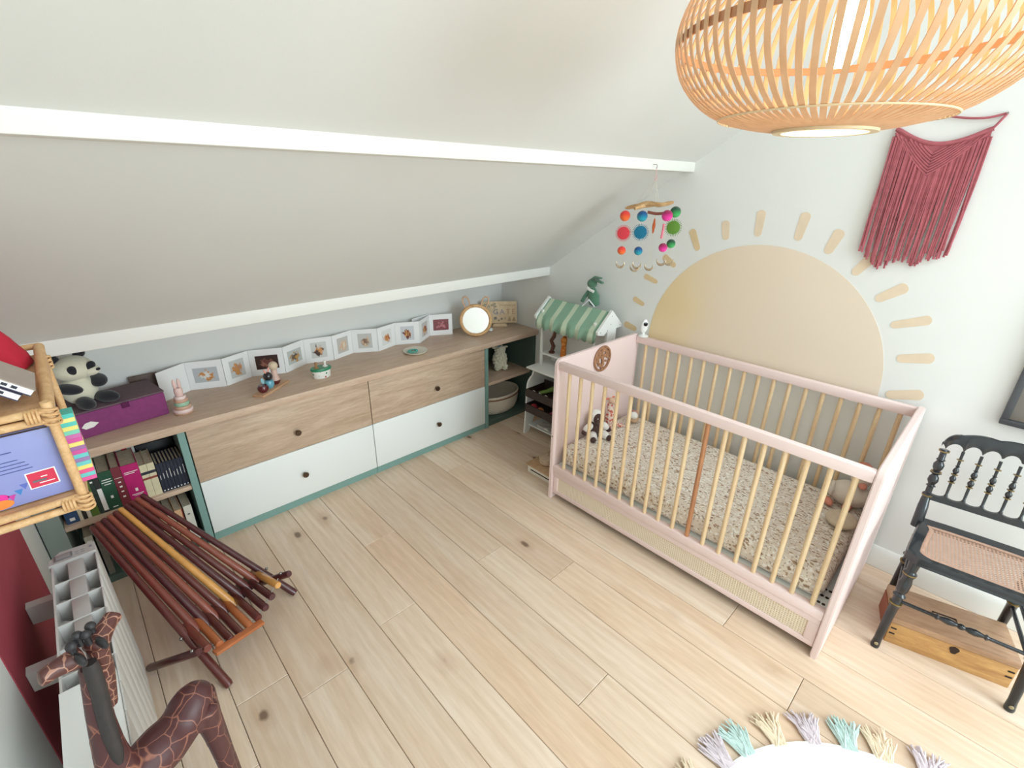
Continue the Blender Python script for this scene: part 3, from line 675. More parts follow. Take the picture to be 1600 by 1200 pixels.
# base panel with cane
bm = NB()
box(bm, 1.558, 1.576, yi0 + .001, yi1 - .001, .132, .158, .003); box(bm, 1.558, 1.576, yi0 + .001, yi1 - .001, .034, .056, .003)
box(bm, 1.558, 1.576, yi0 + .001, yi0 + .036, .054, .134, .003); box(bm, 1.558, 1.576, yi1 - .03, yi1 - .001, .054, .134, .003)
fr = obj('base_frame', bm, M_PINK, cr)
def canemat(name, c1, c2, sc_):
    k = NT(name); v = k.coords((1, 1, 1)); sx = k.n('ShaderNodeSeparateXYZ'); k.l(v, sx.inputs[0])
    def wave(o): return k.math('ABSOLUTE', k.math('SINE', k.math('MULTIPLY', o, sc_)))
    f = k.math('MULTIPLY', wave(sx.outputs['Y']), wave(k.math('ADD', sx.outputs['Z'], sx.outputs['X'])))
    c = k.ramp(f, [(.68, c1), (.88, c2)]).outputs[0]
    k.l(c, k.b.inputs['Base Color']); k.b.inputs['Roughness'].default_value = .6; k.bump(f, .6, -.002); return k.m
M_CANE = canemat('cane_webbing', L('F4E6D0'), L('C4A884'), math.pi / .0085)
bm = NB(); box(bm, 1.564, 1.568, yi0 + .034, yi1 - .028, .054, .134); obj('cane_panel', bm, M_CANE, cr)
bm = NB(); box(bm, 1.586, 2.178, yi0 + .002, yi1 - .002, .178, .192, .002); obj('mattress_base', bm, M_WHITE, cr)
bm = NB()
for y in (.13, .145):
    for x in (1.60, 1.64, 1.68): lathe(bm, [(0, .1922), (.006, .1922), (.006, .1926), (0, .1926)], 10, T(x, y, 0))
obj('base_holes', bm, mat('dark_hole', L('3A2A24'), .8), cr)
# screws on the end panel edge
bm = NB(); lathe(bm, [(0, 0), (.004, 0), (.004, .002), (0, .002)], 12, T(CX0 + .001, CY1 - .011, .36) @ RY(-90)); obj('screw', bm, mat('steel', L('9A9A98'), .3, 1), cr)
# mattress with leaf print sheet
def sheetmat():
    k = NT('leaf_print_sheet'); v = k.coords((1, 1, 1))
    nz = k.n('ShaderNodeTexNoise', i_Scale=26.0, i_Detail=2.0); k.l(v, nz.inputs['Vector'])
    vm = k.n('ShaderNodeVectorMath', operation='MULTIPLY_ADD'); k.l(nz.outputs['Color'], vm.inputs[0]); vm.inputs[1].default_value = (.03, .03, .03); k.l(v, vm.inputs[2])
    wv = k.n('ShaderNodeTexVoronoi', i_Scale=78.0); mp = k.n('ShaderNodeMapping'); mp.inputs['Scale'].default_value = (1.5, .75, 1); mp.inputs['Rotation'].default_value = (0, 0, .9); k.l(vm.outputs[0], mp.inputs[0]); k.l(mp.outputs[0], wv.inputs['Vector'])
    sp = k.n('ShaderNodeSeparateColor'); k.l(wv.outputs['Color'], sp.inputs[0])
    leaf = k.ramp(sp.outputs[0], [(0, L('F4EFE7')), (.34, L('B3967C')), (.52, L('E3D6C8')), (.70, L('9A7F68')), (.82, L('F8F5F0'))], 'CONSTANT').outputs[0]
    c = k.mix(k.ramp(wv.outputs['Distance'], [(.38, (0, 0, 0, 1)), (.5, (1, 1, 1, 1))]).outputs[0], leaf, L('E4D9CB'))
    n2 = k.n('ShaderNodeTexNoise', i_Scale=120.0, i_Detail=2.0); k.l(v, n2.inputs['Vector'])
    c = k.mix(k.ramp(n2.outputs[0], [(.58, (0, 0, 0, 1)), (.66, (.7, .7, .7, 1))]).outputs[0], c, L('8E7560'))
    k.l(c, k.b.inputs['Base Color']); k.b.inputs['Roughness'].default_value = .85
    n3 = k.n('ShaderNodeTexNoise', i_Scale=9.0, i_Detail=3.0); k.l(v, n3.inputs['Vector']); k.bump(n3.outputs[0], .5, .01); return k.m
bm = NB(); box(bm, 1.588, 2.176, .140, 1.314, .1925, .302, .042, seg=5)
solo('mattress', bm, sheetmat(), 'crib mattress in a beige leaf print sheet', 'mattress')
ZM = .3005
# pierced wooden medallion hung on the left end panel
md = thing('wooden_medallion', 'round pierced brown wooden medallion fixed inside the crib end panel', 'ornament', None, M=T(1.88, CY1 - TH - .0005, .688) @ RX(90))
M_MED = wood('carved_brown', L('8A5B40'), L('B98A66'), (5, 5, 5), .6, grain=12)
bm = NB(); torus(bm, .062, .006, T(0, 0, .006), 40, 8); obj('ring', bm, M_MED, md, local=True)
bm = NB()
for (p, r) in (([(0, -.06), (.004, -.02), (0, .01)], .009), ([(0, 0), (-.025, .02), (-.04, .035)], .007), ([(0, .005), (.03, .02), (.045, .03)], .007), ([(0, .01), (-.008, .035), (-.004, .058)], .008), ([(-.02, .015), (-.045, .0), (-.055, -.01)], .006), ([(.02, .012), (.05, -.005), (.058, -.01)], .006)):
    tube(bm, [(x, y, .006) for x, y in p], r, 6, flat=.6)
for i in range(60):
    a = random.uniform(.1, math.pi - .1) if i < 46 else random.uniform(-math.pi, 0); q = random.uniform(.03, .058)
    ell(bm, (q * math.cos(a), q * math.sin(a), .006), (.008, .007, .003), u=7, v=5)
obj('carved_tree', bm, M_MED, md, local=True)
# plush toys in the crib
sh = thing('lamb_doll', 'white lamb doll with dark brown face sitting at the crib end', 'plush toy', (1.80, 1.262, ZM), rz=-28)
bm = NB(); ell(bm, (0, 0, .045), (.036, .03, .046)); obj('torso', bm, M_BRPLUSH, sh, local=True)
bm = NB(); ell(bm, (0, .006, .108), (.035, .03, .036)); obj('hood', bm, M_WPLUSH, sh, local=True)
bm = NB(); ell(bm, (0, -.018, .103), (.024, .018, .03)); fc = obj('face', bm, M_BRPLUSH, sh, local=True)
for s in (-1, 1):
    bm = NB(); ell(bm, (s * .009, -.035, .113), .003, u=8, v=6); obj('eye', bm, M_WPLUSH, fc, local=True)
    bm = NB(); ell(bm, (s * .045, -.008, .055), (.03, .02, .018), M=RY(s * 38)); obj('arm', bm, M_WPLUSH, sh, local=True)
    bm = NB(); ell(bm, (s * .068, -.012, .032), (.014, .014, .013)); obj('hand', bm, M_BRPLUSH, sh, local=True)
    bm = NB(); ell(bm, (s * .03, -.04, .022), (.02, .036, .02), M=RZ(s * 22)); lg = obj('leg', bm, M_WPLUSH, sh, local=True)
    bm = NB(); ell(bm, (s * .043, -.072, .018), (.015, .012, .016)); obj('foot', bm, M_BRPLUSH, lg, local=True)
def spotmat(name, base, spot, sc_, th=.42):
    k = NT(name); vo = k.n('ShaderNodeTexVoronoi', i_Scale=sc_); vo.feature = 'F1'; k.l(k.coords(), vo.inputs['Vector'])
    k.l(k.mix(k.ramp(vo.outputs['Distance'], [(th, (0, 0, 0, 1)), (th + .05, (1, 1, 1, 1))]).outputs[0], spot, base), k.b.inputs['Base Color']); k.b.inputs['Roughness'].default_value = .9; return k.m
M_GP = spotmat('coral_print_fabric', L('EAD6C8'), L('C96A58'), 70)
gp = thing('giraffe_plush', 'coral print giraffe plush leaning behind the lamb doll', 'plush toy', (1.945, 1.275, ZM), rz=-10)
bm = NB(); ell(bm, (0, 0, .045), (.03, .026, .045)); obj('torso', bm, M_GP, gp, local=True)
bm = NB(); tube(bm, [(0, 0, .075), (-.004, .006, .11), (-.008, .006, .145)], [.019, .015, .013], 10); obj('neck', bm, M_GP, gp, local=True)
bm = NB(); ell(bm, (-.01, -.012, .155), (.017, .026, .017)); obj('head', bm, mat('sand_plush', L('DDBFA5'), .95), gp, local=True)
for s in (-1, 1):
    bm = NB(); ell(bm, (-.01 + s * .02, .004, .165), (.011, .004, .006)); obj('ear', bm, mat('coral_plush', L('D2755F'), .95), gp, local=True)
    bm = NB(); ell(bm, (s * .028, -.035, .014), (.012, .03, .013), M=RZ(s * 25)); obj('leg', bm, M_GP, gp, local=True)
br = thing('rabbit_plush', 'small white and tan rabbit plush in the far corner of the crib', 'plush toy', (2.075, 1.215, ZM), rz=-30)
bm = NB(); ell(bm, (0, 0, .024), (.028, .036, .024)); obj('torso', bm, mat('tan_plush', L('C9A888'), .95, bump=.5), br, local=True)
bm = NB(); ell(bm, (-.01, -.02, .052), (.022, .022, .019)); obj('head', bm, M_WPLUSH, br, local=True)
for s in (-1, 1):
    bm = NB(); ell(bm, (-.008 + s * .018, .004, .06), (.008, .026, .005), M=RZ(s * 20)); obj('ear', bm, mat('dusty_pink_plush', L('C9988A'), .95), br, local=True)
gs = thing('goose_plush', 'white goose plush with coral feet lying in the near crib corner', 'plush toy', (2.112, .215, ZM), rz=10)
M_CORAL = mat('coral_fleece', L('D48C78'), .95, bump=.4)
M_OFFW = mat('off_white_fleece', L('DCD2C4'), .95, bump=.4, sheen=.3)
bm = NB(); ell(bm, (0, 0, .05), (.06, .075, .05), u=24, v=14); obj('torso', bm, M_OFFW, gs, local=True)
bm = NB(); ell(bm, (.012, -.022, .125), (.038, .036, .036)); hd = obj('head', bm, M_OFFW, gs, local=True)
bm = NB(); ell(bm, (.02, -.02, .165), (.032, .03, .026)); obj('bonnet', bm, M_CORAL, hd, local=True)
bm = NB(); ell(bm, (-.032, -.03, .115), (.022, .014, .010)); obj('beak', bm, M_CORAL, hd, local=True)
for s in (-1, 1):
    bm = NB(); ell(bm, (-.055, .03 + s * .032, .018), (.03, .016, .012), M=RZ(s * 15)); obj('foot', bm, M_CORAL, gs, local=True)
    bm = NB(); ell(bm, (-.012, s * .062, .06), (.04, .012, .03)); obj('wing', bm, M_OFFW, gs, local=True)
bm = NB(); ell(bm, (1.945, .195, ZM + .022), (.06, .052, .022), u=28, v=14); bm2 = bm
solo('round_cushion', bm, mat('beige_linen', L('CFBFA8'), .9, var=.05, vscale=80, bump=.3), 'small round beige cushion beside the goose plush', 'cushion')
# baby monitor on the crib corner
mo = thing('baby_monitor', 'white baby monitor camera standing on the crib corner', 'baby monitor', (2.196, 1.290, .7475), rz=-35)
M_PLA = mat('white_plastic', L('F0F2F0'), .3)
bm = NB(); lathe(bm, [(0, 0), (.026, 0), (.027, .004), (.02, .008), (.008, .012), (.006, .02), (0, .02)], 28); obj('foot', bm, M_PLA, mo, local=True)
bm = NB(); ell(bm, (0, 0, .055), (.021, .015, .040), u=24, v=16, M=RX(8)); obj('housing', bm, M_PLA, mo, local=True)
bm = NB(); lathe(bm, [(0, 0), (.011, 0), (.011, .004), (.008, .005), (0, .005)], 20, T(0, -.0125, .07) @ RX(90)); obj('lens', bm, mat('lens_black', L('17171A'), .15), mo, local=True)

# ------------------------------------------------------------------ toy market stand against the sun wall
ms = thing('toy_market_stand', 'white toy market stand under a green striped awning', 'toy stand', (2.09, 1.70, 0))
SY0, SY1, SXF = 1.49, 1.915, 1.935
M_MS = mat('stand_white', L('EDEEEA'), .4)
sp_ = catmull([(SXF, 0), (1.945, .18), (1.952, .33), (1.975, .375), (1.995, .39), (2.01, .44)], 5)
side = [(p.x, p.y) for p in sp_] + [(2.222, .44), (2.222, 0), (2.19, 0), (2.14, .10), (2.02, .10), (1.975, 0)]
for y in (SY1 - .012, SY0):
    bm = NB(); prism(bm, side, y, y + .012, XZ); obj('side_panel', bm, M_MS, ms)
bm = NB(); box(bm, 1.955, 2.222, SY0 - .012, SY1 + .012, .44, .452, .004); obj('counter', bm, M_MS, ms)
for y in (SY1 - .024, SY0 + .012):
    for x in (2.05, 2.205):
        bm = NB(); box(bm, x, x + .012, y, y + .012, .4522, .80); obj('post', bm, M_MS, ms)
bm = NB(); box(bm, 2.062, 2.205, SY0 + .012, SY1 - .012, .518, .528); obj('shelf', bm, M_MS, ms)
bm = NB(); box(bm, 2.16, 2.166, SY0 + .012, SY1 - .012, .4522, .72); obj('back_panel', bm, M_MS, ms)
bm = NB(); box(bm, 1.97, 2.2, SY0 + .0122, SY1 - .0122, .05, .058); obj('bottom_shelf', bm, M_MS, ms)
# gable ends and awning: ridge along y
RXx, RZz = 2.133, .855; EX0, EX1, EZ = 2.03, 2.236, .765
for y in (SY1 + .0, SY0 - .035):
    g = [(RXx, RZz + .012), (EX1 - .004, EZ + .012), (EX1 - .004, EZ - .006), (RXx + .05, EZ - .006), (RXx + .05, .66), (RXx - .03, .66), (RXx - .03, EZ - .008), (RXx - .06, EZ - .03), (EX0 - .012, EZ - .018), (EX0 - .016, EZ)]
    bm = NB(); prism(bm, g, y, y + .014, XZ); ge = obj('gable_end', bm, M_MS, ms)
    bm = NB()
    for (gx, gz) in ((RXx, .835), (RXx - .005, .79), (RXx - .03, .76), (EX0 + .01, EZ - .006), (EX1 - .02, EZ + .008), (RXx + .02, .70), (RXx - .01, .69)):
        lathe(bm, [(0, 0), (.003, 0), (.003, .001), (0, .001)], 8, T(gx, y - .0002, gz) @ RX(90))
    obj('screw_caps', bm, mat('grey_caps', L('9FA6A4'), .5), ge)
def stripes():
    k = NT('striped_awning'); v = k.coords(); sx = k.n('ShaderNodeSeparateXYZ'); k.l(v, sx.inputs[0])
    s = k.math('SINE', k.math('MULTIPLY', k.math('ADD', sx.outputs['Y'], .5), 2 * math.pi / .095))
    k.l(k.ramp(s, [(.47, L('8FB39A')), (.53, L('C9D8BE'))]).outputs[0], k.b.inputs['Base Color']); k.b.inputs['Roughness'].default_value = .9; return k.m
bm = NB(); n = 48; rows = []
for j in range(n + 1):
    y = SY0 - .018 + (SY1 - SY0 + .016) * j / n
    sc_l = .018 * abs(math.sin(math.pi * j / n * 9)); wv = .004 * math.sin(j * .9)
    row = [(EX1 - .008, EZ + .002), (RXx, RZz), (RXx - .05, RZz - .045 + wv * .3), (EX0, EZ), (EX0 - .012 + wv, EZ - .03), (EX0 - .014 + wv * 1.5, EZ - .058 - sc_l)]
    rows.append([bm.verts.new((x, y, z)) for x, z in row])
for A, B in zip(rows, rows[1:]):
    for i in range(5): bm.faces.new((A[i], A[i + 1], B[i + 1], B[i]))
aw = obj('awning', bm, stripes(), ms); so = aw.modifiers.new('cloth', 'SOLIDIFY'); so.thickness = .0025
M_TRAY = mat('dark_tray', L('3E302A'), .6)
for z, xf in ((.265, 1.935), (.165, 1.930)):
    bm = NB(); y0, y1 = SY0 + .0135, SY1 - .0135
    box(bm, xf + .012, 2.10, y0, y1, z - .0, z + .006); box(bm, xf, xf + .010, y0, y1, z, z + .05, M=None)
    box(bm, 2.10, 2.108, y0, y1, z, z + .07); box(bm, xf, 2.10, y0, y0 + .006, z, z + .05); box(bm, xf, 2.10, y1 - .006, y1, z, z + .05)
    obj('tray', bm, M_TRAY, ms)
def veg(name, x, y, z, kind, label):
    bm = NB()
    if kind == 'leek': tube(bm, [(x - .04, y + .03, z + .02), (x, y, z + .032), (x + .05, y - .04, z + .055)], [.012, .014, .02], 10); c = '6E8A3A'
    if kind == 'cucumber': tube(bm, [(x - .02, y - .03, z + .022), (x, y, z + .03), (x + .02, y + .02, z + .034)], [.011, .015, .012], 10); c = '4E6E2E'
    if kind == 'garlic': lathe(bm, [(0, 0), (.012, .002), (.019, .012), (.014, .024), (.005, .034), (0, .036)], 14, T(x, y, z)); c = 'EDEBE2'
    if kind == 'tomato': ell(bm, (x, y, z + .022), (.023, .023, .021)); c = 'C63A4A'
    if kind == 'orange': ell(bm, (x, y, z + .018), (.022, .022, .019)); c = 'D98452'
    if kind == 'radish': ell(bm, (x, y, z + .018), (.018, .026, .018)); c = 'B5506A'
    return solo(name, bm, mat('veg_' + c, L(c), .45), label, 'toy food', 'toy vegetables on the market stand')
veg('toy_leek', 2.02, 1.80, .275, 'leek', 'green toy leek leaning in the upper tray of the market stand')
veg('toy_cucumber', 2.01, 1.72, .275, 'cucumber', 'short dark green toy cucumber in the upper tray')
veg('toy_garlic', 1.968, 1.866, .2715, 'garlic', 'white toy garlic at the wall end of the upper tray')
veg('toy_garlic', 1.966, 1.815, .2715, 'garlic', 'white toy garlic in the middle of the upper tray')
veg('toy_garlic', 1.968, 1.765, .2715, 'garlic', 'white toy garlic nearest the crib in the upper tray')
veg('toy_tomato', 1.97, 1.86, .1715, 'tomato', 'red toy tomato in the lower tray of the market stand')
veg('toy_orange', 1.97, 1.805, .1715, 'orange', 'orange toy fruit beside the red tomato in the lower tray')
veg('toy_radish', 1.975, 1.71, .1715, 'radish', 'pink toy radish in the lower tray')
bm = NB(); box(bm, 1.985, 2.17, 1.56, 1.84, .0585, .070, .002); solo('play_card', bm, mat('printed_card', L('C9C5BC'), .6, var=.5, vscale=28), 'printed grey play card lying on the bottom board of the market stand', 'card')
# carved figures on the stand shelf
bm = NB(); lathe(bm, [(0, .5287), (.02, .5287), (.02, .538), (.012, .541), (0, .541)], 10, T(2.10, 1.85, 0))
tube(bm, [(2.10, 1.85, .54), (2.10, 1.838, .575), (2.10, 1.858, .605), (2.10, 1.838, .635), (2.10, 1.83, .67)], [.011, .013, .012, .012, .009], 6)
solo('carved_figure', bm, mat('dark_carved_wood', L('5E3A2A'), .6, var=.2), 'zigzag dark brown carved wooden figure on the market stand', 'figurine')
bm = NB(); tube(bm, [(2.10, 1.757, .5288), (2.10, 1.757, .56), (2.10, 1.755, .60), (2.10, 1.757, .63), (2.10, 1.75, .655)], [.019, .017, .015, .02, .012], 12)
solo('carved_figure', bm, spotmat('orange_carved_wood', L('C9742E'), L('E39A4C'), 60), 'orange spotted carved wooden figure on the market stand', 'figurine')
# small white booklet tented on the roof and green rabbit plush behind it
tn = thing('tent_booklet', 'white booklet standing tented on the awning ridge', 'booklet', (2.11, 1.57, .862))
for s in (-1, 1):
    bm = NB(); box(bm, -.001, .001, -.016, .016, -.052, 0, M=T(2.105, 1.60, .905) @ RZ(-52) @ RY(s * 42)); obj('cover', bm, M_PAPER, tn)
rb = thing('rabbit_comforter', 'dark green rabbit plush slumped on the market stand roof', 'plush toy', (2.178, 1.635, .868), rz=0)
M_GRN = mat('green_velour', L('4F7860'), .95, sheen=.4, bump=.4)
bm = NB(); tube(bm, [(0, -.02, 0), (0, -.012, .04), (0, .006, .085)], [.03, .034, .018], 14); ell(bm, (0, -.02, .004), (.03, .032, .02)); obj('torso', bm, M_GRN, rb, local=True)
bm = NB(); ell(bm, (-.005, .002, .112), (.026, .03, .026)); obj('head', bm, M_GRN, rb, local=True)
bm = NB(); tube(bm, [(-.008, -.005, .13), (-.012, -.035, .136), (-.012, -.075, .126)], [.010, .017, .012], 10, flat=.5); obj('ear', bm, M_GRN, rb, local=True)
bm = NB(); tube(bm, [(-.008, .01, .132), (-.01, -.02, .15), (-.01, -.06, .15)], [.010, .017, .012], 10, flat=.5); obj('ear', bm, M_GRN, rb, local=True)
bm = NB(); tube(bm, [(-.022, .02, .088), (-.028, .0, .08), (-.022, -.026, .072)], .008, 8); obj('scarf', bm, M_WPLUSH, rb, local=True)
bm = NB(); tube(bm, [(-.01, .015, .07), (-.025, .035, .03), (-.03, .045, .005)], .011, 8); obj('arm', bm, M_GRN, rb, local=True)
# low toy stove with pot in front of the stand
tb = thing('toy_step', 'low white toy drawer box with wooden top beside the crib', 'toy box', (1.74, 1.47, 0))
bm = NB(); box(bm, 1.637, 1.84, 1.36, 1.578, 0, .047, .002); bd_ = obj('box_body', bm, mat('cream_white', L('E9E5D8'), .45), tb)
bm = NB(); box(bm, 1.6362, 1.6375, 1.375, 1.555, .02, .027); obj('slot', bm, mat('slot_dark', L('3B2B20'), .8), bd_)
bm = NB(); box(bm, 1.628, 1.85, 1.355, 1.586, .0472, .057, .003); obj('top', bm, wood('toy_top', L('B99470'), L('CBA883'), (3, 9, 9), .5), tb)
pt = thing('toy_pot', 'small beige toy cooking pot with lid on the low toy box', 'toy pot', (1.715, 1.505, .0573))
M_POT = mat('pot_beige', L('CDB79E'), .4)
bm = NB(); lathe(bm, [(0, 0), (.036, 0), (.042, .006), (.044, .03), (.043, .034), (0, .034)], 28); obj('pot_body', bm, M_POT, pt, local=True)
bm = NB(); lathe(bm, [(0, .0342), (.0455, .0342), (.045, .039), (.03, .045), (.006, .048), (0, .048)], 28); obj('lid', bm, mat('lid_beige', L('BFA78E'), .4), pt, local=True)
bm = NB(); ell(bm, (0, 0, .053), (.007, .007, .006)); obj('knob', bm, M_POT, pt, local=True)
for s in (-1, 1):
    bm = NB(); box(bm, s * .043 - .008, s * .043 + .008, -.009, .009, .022, .028, .002); obj('handle', bm, M_POT, pt, local=True)

# ------------------------------------------------------------------ hanging mobile
HX, HY, HZ = 1.885, 1.142, 1.566
mbl = thing('baby_mobile', 'hanging mobile of driftwood with bright felt balls spiky discs and shells', 'mobile', (HX, HY, HZ))
def mp_(y, z, dx=0):       # place on the hanging plane
    k = .976; return (1.93 * k + dx, y * k, 1.492 + (z - 1.492) * k)
M_STR = mat('cotton_string', L('D8CFC0'), .9)
bm = NB(); tube(bm, catmull([(HX, 1.159, 1.572), (HX, 1.15, 1.572), (HX, 1.142, 1.570), (HX, 1.140, 1.562), (HX, 1.145, 1.557)], 4), .0016, 6); obj('hook', bm, mat('steel', L('9A9A98'), .3, 1), mbl)
bm = NB(); tube(bm, [(HX, 1.142, 1.566), (HX, 1.141, 1.535)], .0011, 6); torus(bm, .009, .0016, T(HX, 1.14, 1.522) @ RX(90) @ RZ(30), 14, 6); obj('pink_knot', bm, mat('pink_cord', L('D8A9A9'), .9), mbl)
DW = [mp_(1.294, 1.398, -.015), mp_(1.24, 1.410), mp_(1.19, 1.421, .005), mp_(1.13, 1.418), mp_(1.079, 1.430, .015)]
M_DRIFT = wood('driftwood', L('B58A5C'), L('DDBB8A'), (10, 3, 10), .8, grain=6)
bm = NB(); tube(bm, catmull(DW, 4), [.004, .007, .008, .009, .009, .010, .011, .011, .010, .0095, .009, .010, .009, .008, .008, .007, .004], 8); obj('driftwood_bar', bm, M_DRIFT, mbl)
bm = NB(); tube(bm, [mp_(1.225, 1.40, -.045), mp_(1.21, 1.412, 0), mp_(1.19, 1.412, .05)], [.007, .010, .005], 8); obj('driftwood_bar', bm, M_DRIFT, mbl)
for y in (1.245, 1.225, 1.195, 1.155, 1.14):
    bm = NB(); tube(bm, [(HX, 1.14, 1.518), mp_(y, 1.428)], .0007, 5); obj('string', bm, M_STR, mbl)
def grad(name, top, bot, size):
    k = NT(name); tc = k.n('ShaderNodeTexCoord'); sx = k.n('ShaderNodeSeparateXYZ'); k.l(tc.outputs['Generated'], sx.inputs[0])
    k.l(k.ramp(sx.outputs['Z'], [(.25, bot), (.75, top)]).outputs[0], k.b.inputs['Base Color']); k.b.inputs['Roughness'].default_value = .95
    k.b.inputs['Sheen Weight'].default_value = .3; return k.m
G_R = grad('felt_red', L('E23B36'), L('F0702E'), 1); G_B = grad('felt_blue', L('17508C'), L('25A0B4'), 1)
G_P = grad('felt_pink', L('9C1F55'), L('F03AA4'), 1); G_G = grad('felt_green', L('1F4A34'), L('3FAE5A'), 1)
M_FR, M_FB, M_FG, M_FO = mat('felt_disc_red', L('D8404C'), .95), mat('felt_disc_blue', L('1F7496'), .95), mat('felt_disc_green', L('5E8A34'), .95), mat('felt_disc_orange', L('D06A3A'), .95)
def disc(c, r, m, yaw):
    bm = NB(); lathe(bm, [(0, -.005), (r * .5, -.005), (r, -.002), (r, .002), (r * .5, .005), (0, .005)], 28)
    for i in range(30):
        a = 2 * math.pi * i / 30
        tube(bm, [(r * .95 * math.cos(a), r * .95 * math.sin(a), 0), (r * 1.32 * math.cos(a), r * 1.32 * math.sin(a), 0)], .0013, 5)
    bm.transform(T(*c) @ RZ(yaw) @ RY(90)); return obj('spiky_disc', bm, m, mbl)
def shell(c, r, yaw):
    bm = NB(); tube(bm, [(0, r * math.sin(a), -r * math.cos(a)) for a in [(-1.9 + 3.8 * i / 14) for i in range(15)]], [.001 + .0045 * math.sin(math.pi * i / 14) for i in range(15)], 7, M=T(*c) @ RZ(yaw))
    return obj('shell', bm, mat('mother_of_pearl', L('B9A88C'), .2, .3, var=.4, vscale=60), mbl)
strands = [(1.287, -.02, G_R, 1.366, M_FR, 1.292, .027, G_R, 1.216, 1.16), (1.212, 0.0, G_B, 1.368, M_FB, 1.30, .027, G_B, 1.22, 1.163), (1.098, .01, G_P, 1.376, None, 0, 0, G_P, 1.245, 1.191),
           (1.085, .05, G_G, 1.39, M_FG, 1.327, .027, G_G, 1.26, 1.19), (1.195, .075, None, 0, M_FO, 1.325, .024, None, 0, 1.15)]
for (y, dx, b1, z1, dm, zd, rd, b2, z2, z3) in strands:
    bm = NB(); tube(bm, [mp_(y, 1.41, dx), mp_(y, z3 + .012, dx)], .0007, 5); obj('string', bm, M_STR, mbl)
    if b1: bm = NB(); ell(bm, mp_(y, z1, dx), .0225, u=18, v=12); obj('felt_ball', bm, b1, mbl)
    if dm: disc(mp_(y, zd, dx), rd, dm, 112 if dm is M_FO else 20)
    if b2: bm = NB(); ell(bm, mp_(y, z2, dx), .0185, u=18, v=12); obj('felt_ball', bm, b2, mbl)
    shell(mp_(y, z3, dx), .019, 10)
shell(mp_(1.215, 1.152, -.01), .019, 20)
bm = NB(); tube(bm, catmull([mp_(1.20, 1.385, .02), mp_(1.165, 1.38, .03), mp_(1.13, 1.383, .03)], 4), .006, 6); obj('twig', bm, mat('twig_brown', L('9C5F50'), .8), mbl)
bm = NB(); tube(bm, [mp_(1.09, 1.345, -.02), mp_(1.094, 1.285, -.02)], .005, 7); obj('pink_bead', bm, mat('pink_felt', L('DB7C8C'), .9), mbl)

# ------------------------------------------------------------------ rattan pendant lamp
LX, LY = .9586, .2847
lp = thing('pendant_lamp', 'large round pendant lamp of curved bamboo ribs', 'lamp', (LX, LY, 1.578))
prof = [(.068, 0), (.115, .006), (.165, .020), (.205, .045), (.234, .08), (.246, .12), (.243, .155), (.226, .19), (.19, .222), (.135, .245), (.075, .257)]
cp = catmull([(r, 0, z) for r, z in prof], 3)
def bamboo():
    k = NT('bamboo_strip'); n = k.n('ShaderNodeTexNoise', i_Scale=40.0); k.l(k.coords((1, 1, .3), rnd=20), n.inputs['Vector'])
    k.l(k.ramp(n.outputs[0], [(.3, L('DDB58C')), (.7, L('EDCBA4'))]).outputs[0], k.b.inputs['Base Color'])
    k.b.inputs['Roughness'].default_value = .5
    tr = k.n('ShaderNodeBsdfTranslucent'); tr.inputs[0].default_value = L('F2D6B4')
    mx = k.n('ShaderNodeMixShader'); mx.inputs[0].default_value = .25
    k.l(k.b.outputs[0], mx.inputs[1]); k.l(tr.outputs[0], mx.inputs[2])
    out = [q for q in k.t.nodes if q.type == 'OUTPUT_MATERIAL'][0]; k.l(mx.outputs[0], out.inputs[0]); return k.m
M_BAM = bamboo()
bm = NB(); a_, b_ = [], []
for i, p in enumerate(cp):
    wv = .0042
    d = (cp[min(i + 1, len(cp) - 1)] - cp[max(i - 1, 0)]).normalized(); nrm = Vector((d.z, 0, -d.x)) * .0008
    a_.append([bm.verts.new(p + nrm + Vector((0, s * wv, 0))) for s in (-1, 1)]); b_.append([bm.verts.new(p - nrm + Vector((0, s * wv, 0))) for s in (-1, 1)])
for i in range(len(cp) - 1):
    bm.faces.new((a_[i][0], a_[i][1], a_[i + 1][1], a_[i + 1][0])); bm.faces.new((b_[i][0], b_[i + 1][0], b_[i + 1][1], b_[i][1]))
    bm.faces.new((a_[i][0], a_[i + 1][0], b_[i + 1][0], b_[i][0])); bm.faces.new((a_[i][1], b_[i][1], b_[i + 1][1], a_[i + 1][1]))
me = bpy.data.meshes.new('rib'); fin(me, bm); me.materials.append(M_BAM)
NR = 78
for i in range(NR): piece('rib', me, lp, RZ(360 * i / NR))
M_WIRE = mat('bamboo_ring', L('E6CFA8'), .5)
bm = NB(); lathe(bm, [(.062, -.004), (.0745, -.004), (.0745, .008), (.062, .008), (.062, -.004)], 48); obj('bottom_ring', bm, M_WIRE, lp, local=True)
for r, z in ((.163, .0165), (.19, .226)):
    bm = NB(); torus(bm, r, .0016, T(0, 0, z), 64, 6); obj('binding_ring', bm, M_WIRE, lp, local=True)
bm = NB(); lathe(bm, [(.2415, .118), (.2435, .118), (.2435, .130), (.2415, .130), (.2415, .118)], 64); obj('inner_hoop', bm, mat('hoop_brown', L('B98560'), .5), lp, local=True)
bm = NB(); lathe(bm, [(.05, .25), (.08, .25), (.08, .262), (.05, .262), (.05, .25)], 40); obj('top_ring', bm, M_WIRE, lp, local=True)
bm = NB(); lathe(bm, [(0, .19), (.02, .19), (.021, .2), (.021, .245), (.012, .258), (0, .26)], 24); obj('socket', bm, mat('socket_brown', L('8A5A40'), .4), lp, local=True)
bm = NB(); tube(bm, [(0, 0, .258), (0, 0, SL(LY) - 1.578 - .002)], .003, 8); obj('cable', bm, M_PLA, lp, local=True)
